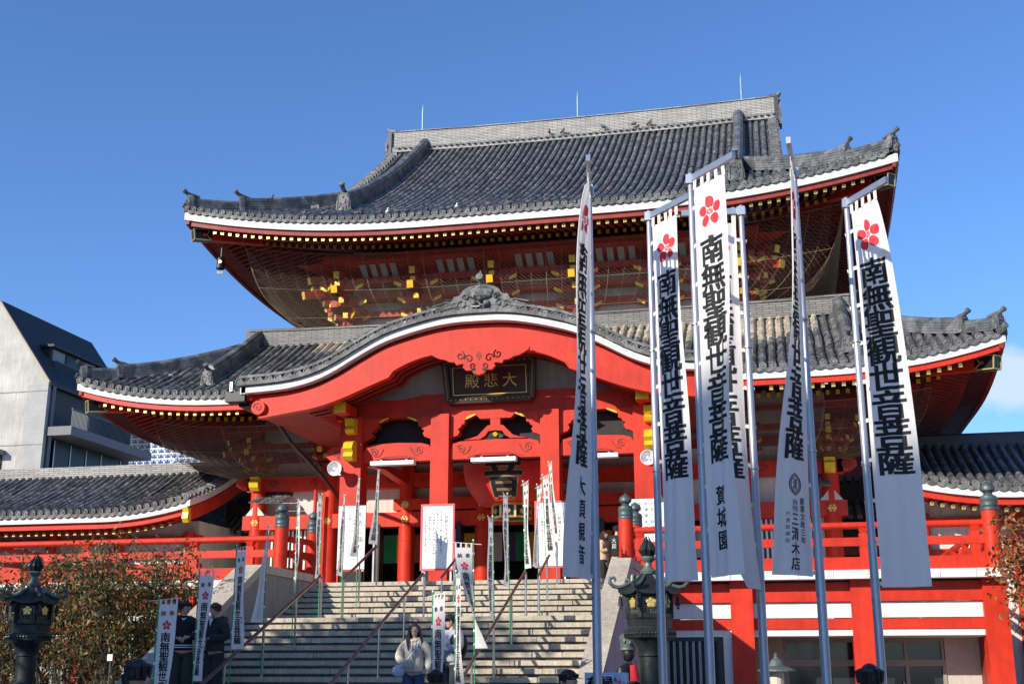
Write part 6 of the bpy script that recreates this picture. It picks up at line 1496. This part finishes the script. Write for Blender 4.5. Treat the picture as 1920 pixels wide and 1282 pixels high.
# ---------------------------------------------------------------- crowned bronze statue with a red bib
t = thing('bronze_statue', 'bronze bodhisattva statue with tall crown and red bib below the right bronze lantern', 'statue', (5.08, -11.6, 0))
V = Vector; sx, sy = 5.08, -11.6
mb = MB(); mb.lathe((sx, sy, 0), [(.40, 0), (.42, .3), (.34, .34), (.34, .7), (.42, .78), (.42, .9), (.3, .92)], 'granite', 20); mb.build('pedestal', t)
b = skin_mb({'hip': ((0, 0, 1.02), (.24, .2)), 'belly': ((0, 0, 1.22), (.16, .13)), 'chest': ((0, 0, 1.42), (.17, .13)), 'neck': ((.01, 0, 1.60), (.06, .06)), 'sl': ((-.17, 0, 1.48), .07), 'el': ((-.22, -.04, 1.28), .06), 'wl': ((-.02, -.2, 1.26), .045), 'sr': ((.17, 0, 1.48), .07), 'er': ((.24, -.04, 1.28), .06), 'wr': ((.12, -.2, 1.3), .045), 'kl': ((-.26, -.2, 1.0), .1), 'kr': ((.26, -.2, 1.0), .1), 'fl': ((.08, -.28, .98), .07), 'fr': ((-.08, -.28, .98), .07)},
    [('hip', 'belly'), ('belly', 'chest'), ('chest', 'neck'), ('chest', 'sl'), ('sl', 'el'), ('el', 'wl'), ('chest', 'sr'), ('sr', 'er'), ('er', 'wr'), ('hip', 'kl'), ('hip', 'kr'), ('kl', 'fl'), ('kr', 'fr')], 'bronze', 2)
b.ball((.03, -.02, 1.75), (.105, .12, .135), 'bronze', 16, 12); b.tube([(.03, -.12, 1.76), (.03, -.145, 1.72), (.03, -.12, 1.70)], [.01, .016, .01], 'bronze', 6)
for sg in (-1, 1): b.tube([(.03 + sg * .095, 0, 1.78), (.03 + sg * .105, 0, 1.66)], [.022, .014], 'bronze', 6)
Mr = Matrix.Translation((sx, sy, .1)) @ Matrix.Rotation(R(60), 4, 'Z')
tilted(b, lambda p: Mr @ p); b.build('figure', t, True)
mb = MB()
def crown(u, v, r0=.125):
    a = (u - .5) * 4.6 - math.pi / 2; h = .27 * (.80 + .20 * abs(math.cos(2.2 * (u - .5) * 4.6))) * v
    r = r0 + .03 * v; return V((.03 + math.cos(a) * r * .92, -.02 + math.sin(a) * r, 1.80 + h))
mb.grid(crown, 26, 6, 'bronze2'); mb.grid(lambda u, v: crown(1 - u, v, .105), 26, 6, 'bronze2'); mb.grid(lambda u, v: crown(u, 1, .125 - .02 * v), 26, 1, 'bronze2')
mb.lathe((.03, -.02, 1.79), [(.12, 0), (.138, .02), (.128, .05)], 'bronze2', 20)
for k in range(5): q = .2 + .15 * k; mb.ball(crown(q, .55), (.03, .03, .045), 'bronze2', 8, 6)
mb.tube([(.03, .0, 1.80), (.03, .01, 1.95), (.03, .02, 2.0)], [.09, .075, .03], 'bronze', 10)
tilted(mb, lambda p: Mr @ p); mb.build('crown', t)
mb = MB(); mb.grid(lambda u, v: V((.02 + (-.5 + u) * (.16 + .18 * v), -.12 - .05 * math.sin(u * 3.14) - .06 * v, 1.56 - .26 * v)), 10, 6, 'crest'); tilted(mb, lambda p: Mr @ p); mb.build('bib', t)
# ---------------------------------------------------------------- vegetation
def leaf_cloud(mb, pts, n, L_, W_, spread, m, rnd, droop=.3, light=None):
    k = mb.mi(m)
    for i in range(n):
        c = Vector(rnd.choice(pts)) + Vector((rnd.gauss(0, spread), rnd.gauss(0, spread), rnd.gauss(0, spread * .8)))
        d = Vector((rnd.uniform(-1, 1), rnd.uniform(-1, 1), rnd.uniform(-1, .5) - droop)).normalized(); s = d.cross(Vector((rnd.uniform(-1, 1), rnd.uniform(-1, 1), rnd.uniform(-1, 1)))).normalized()
        l, w = L_ * rnd.uniform(.6, 1.3), W_ * rnd.uniform(.7, 1.3); b = len(mb.v)
        mid = c + d * l * .45; u = s.cross(d) * w * .35
        mb.v += [tuple(c), tuple(mid + s * w + u), tuple(c + d * l), tuple(mid - s * w + u)]; mb.f.append((b, b + 1, b + 2, b + 3)); mb.m.append(k)
def shrub(x, y, hgt, rad, nst, nleaf, seed, lab, cat='shrub', name='shrub', leaf='leafshrub', L_=.13, W_=.024, base=.0, low=.5, trunk=None):
    rnd = random.Random(seed); t = thing(name, lab, cat, (x, y, base)); st_ = MB(); pts = []
    for i in range(nst):
        a = rnd.uniform(0, 2 * math.pi); rr = rad * rnd.uniform(.3, 1); top = hgt * rnd.uniform(.75, 1.0) * (1 - .25 * (rr / rad) ** 2)
        p0 = Vector((x + math.cos(a) * .25 * rnd.random(), y + math.sin(a) * .25 * rnd.random(), base))
        if trunk: p0 = Vector((x, y, base + trunk))
        p3 = Vector((x + math.cos(a) * rr, y + math.sin(a) * rr * .8, base + top)); path = []
        for j in range(9):
            q = j / 8; p = p0.lerp(p3, q) + Vector((math.cos(a) * rad * .12 * math.sin(q * 3.1), 0, 0)) + Vector((rnd.gauss(0, .03), rnd.gauss(0, .03), 0)); path.append(p)
        st_.tube(path, [.035 * (1 - .8 * j / 8) * (1 + hgt * .08) for j in range(9)], 'bark', 5)
        for j in range(3, 9):
            for _ in range(3):
                b0 = path[j]; d = Vector((rnd.uniform(-1, 1), rnd.uniform(-1, 1), rnd.uniform(-.2, .8))).normalized(); l = rad * rnd.uniform(.2, .5)
                e = b0 + d * l; m_ = b0 + d * l * .5 + Vector((0, 0, .05)); st_.tube([b0, m_, e], [.010, .007, .003], 'bark', 4)
                if b0.z - base > low * hgt * .8 or rnd.random() < .25: pts += [tuple(e), tuple(m_.lerp(e, .6)), tuple(e + d * .1)]
    if trunk: st_.tube([(x, y, base), (x + .05, y, base + trunk * .5), (x, y, base + trunk + .1)], [.16 * hgt / 6, .13 * hgt / 6, .09 * hgt / 6], 'bark', 10)
    st_.build('trunk' if trunk else 'stems', t)
    lf = MB(); leaf_cloud(lf, pts, nleaf, L_, W_, rad * .09, leaf, rnd); lf.build('crown', t)
    return t
shrub(-5.75, -8.6, 4.25, 1.6, 28, 7600, 11, 'tall loose shrub with narrow bronze-green leaves by the left stair wall')
shrub(-7.6, -8.0, 4.15, 1.6, 24, 6200, 12, 'loose reddish shrub close behind the bronze lantern among the bushes')
shrub(-9.6, -7.6, 3.95, 1.4, 18, 5200, 13, 'darker shrub standing farthest from the stairs behind the bronze lantern', leaf='leafshrub')
shrub(-10.9, -6.6, 4.2, .8, 10, 1800, 14, 'small dark evergreen with needle leaves rising against the red railing', leaf='leafdark', L_=.16, W_=.012)
shrub(13.6, -5.2, 5.3, 1.5, 24, 6500, 15, 'autumn tree with orange leaves beside the terrace corner post', 'tree', 'autumn_tree', 'leafautumn', .13, .04, trunk=1.6)
shrub(13.9, -6.2, 3.6, 1.1, 18, 6500, 16, 'dark evergreen shrub under the orange autumn tree', leaf='leafdark', L_=.10, W_=.03)
for (x, y, hg, rd, sd, lab) in ((-8.2, -20.2, 9.6, 2.8, 21, 'street tree with a broad dark crown at the side of the yard'), (-8.4, -24.5, 9.0, 2.3, 22, 'smaller street tree nearer the added shade block')):
    shrub(x, y, hg, rd, 22, 13000, sd, lab, 'tree', 'street_tree', 'leafdark', .22, .09, trunk=3.2)
t = thing('label_tag', 'small white plant label among the bushes by the left stair wall', 'label', (-5.0, -10.6, 0))
mb = MB(); mb.box(-5.06, -4.95, -10.62, -10.61, 1.75, 1.87, 'paper'); mb.build('tag_plate', t); mb = MB(); mb.tube([(-5.0, -10.6, 0), (-5.0, -10.6, 1.8)], .008, 'steel', 5); mb.build('stake', t)
# ---------------------------------------------------------------- pigeons
def pigeon_root(m):
    r = thing('pigeon', 'pigeon', 'pigeon', (0, 0, 0)); b = MB()
    b.ball((0, 0, .10), (.06, .12, .065), m, 10, 7); b.ball((0, -.10, .17), (.035, .04, .04), m, 8, 6); b.tube([(0, -.06, .12), (0, -.09, .16)], [.045, .035], m, 6); b.tube([(0, -.135, .168), (0, -.165, .16)], [.012, .003], 'ink', 4)
    b.tube([(0, .09, .10), (0, .22, .07)], [.04, .03], m, 5, flat=.4); b.build('body', r, True)
    l = MB()
    for sg in (-1, 1): l.tube([(sg * .025, -.02, .05), (sg * .025, -.03, 0)], .006, 'crest', 4)
    l.build('legs', r); return r
solid('pigeon_grey', (.08, .085, .10), .7); solid('pigeon_white', (.62, .62, .62), .7)
pg, pw = pigeon_root('pigeon_grey'), pigeon_root('pigeon_white'); used = {id(pg): False, id(pw): False}
def pigeon(p, rz, white, lab, grp):
    src = pw if white else pg
    o = src if not used[id(src)] else copy_tree(src); used[id(src)] = True
    o.location = p; o.rotation_euler = (0, 0, rz); tag(o, lab, 'pigeon', grp)
rnd = random.Random(5)
for x in (-7.6, -6.9, -5.7, -5.4, -4.9, -4.3, -3.9, -3.2, -2.6, -2.4, -1.6, -1.1, -.4, .3, .9, 1.4, 5.9):
    d = rnd.uniform(.05, .5); p = RU.front(x, d) + Vector((0, 0, .11)); pigeon(p, rnd.uniform(-2, 2), False, 'grey pigeon perched along the eave tiles of the upper roof', 'grey pigeons on the upper eave')
for x in (-4.6, -2.2): pigeon(RU.front(x, .3) + Vector((0, 0, .11)), .6, True, 'white pigeon among the grey ones on the upper eave tiles, %s of the two' % ('left' if x < -4 else 'right'), 'white pigeons on the upper eave')
pigeon(RU.front(-9.4, 1.6) + Vector((0, 0, .55)), 1, False, 'lone pigeon on the left hip ridge of the upper roof', 'pigeons on the ridges')
for x in (-1.2, -.6, 1.2, 2.5, 3.2): pigeon((x, 15.95, zr(x) + .27), rnd.uniform(-2, 2), False, 'grey pigeon on the tile row under the main ridge', 'grey pigeons under the main ridge')
for x in (-3.3, -3.0, -3.55, -1.5, -1.3, 1.3, 2.2): pigeon((x, -1.72, kz(x) + .42), rnd.uniform(-2, 2), False, 'grey pigeon on the curved tile verge of the porch gable', 'grey pigeons on the porch gable')
if _to.name in col.objects: col.objects.unlink(_to)
bpy.data.objects.remove(_to)
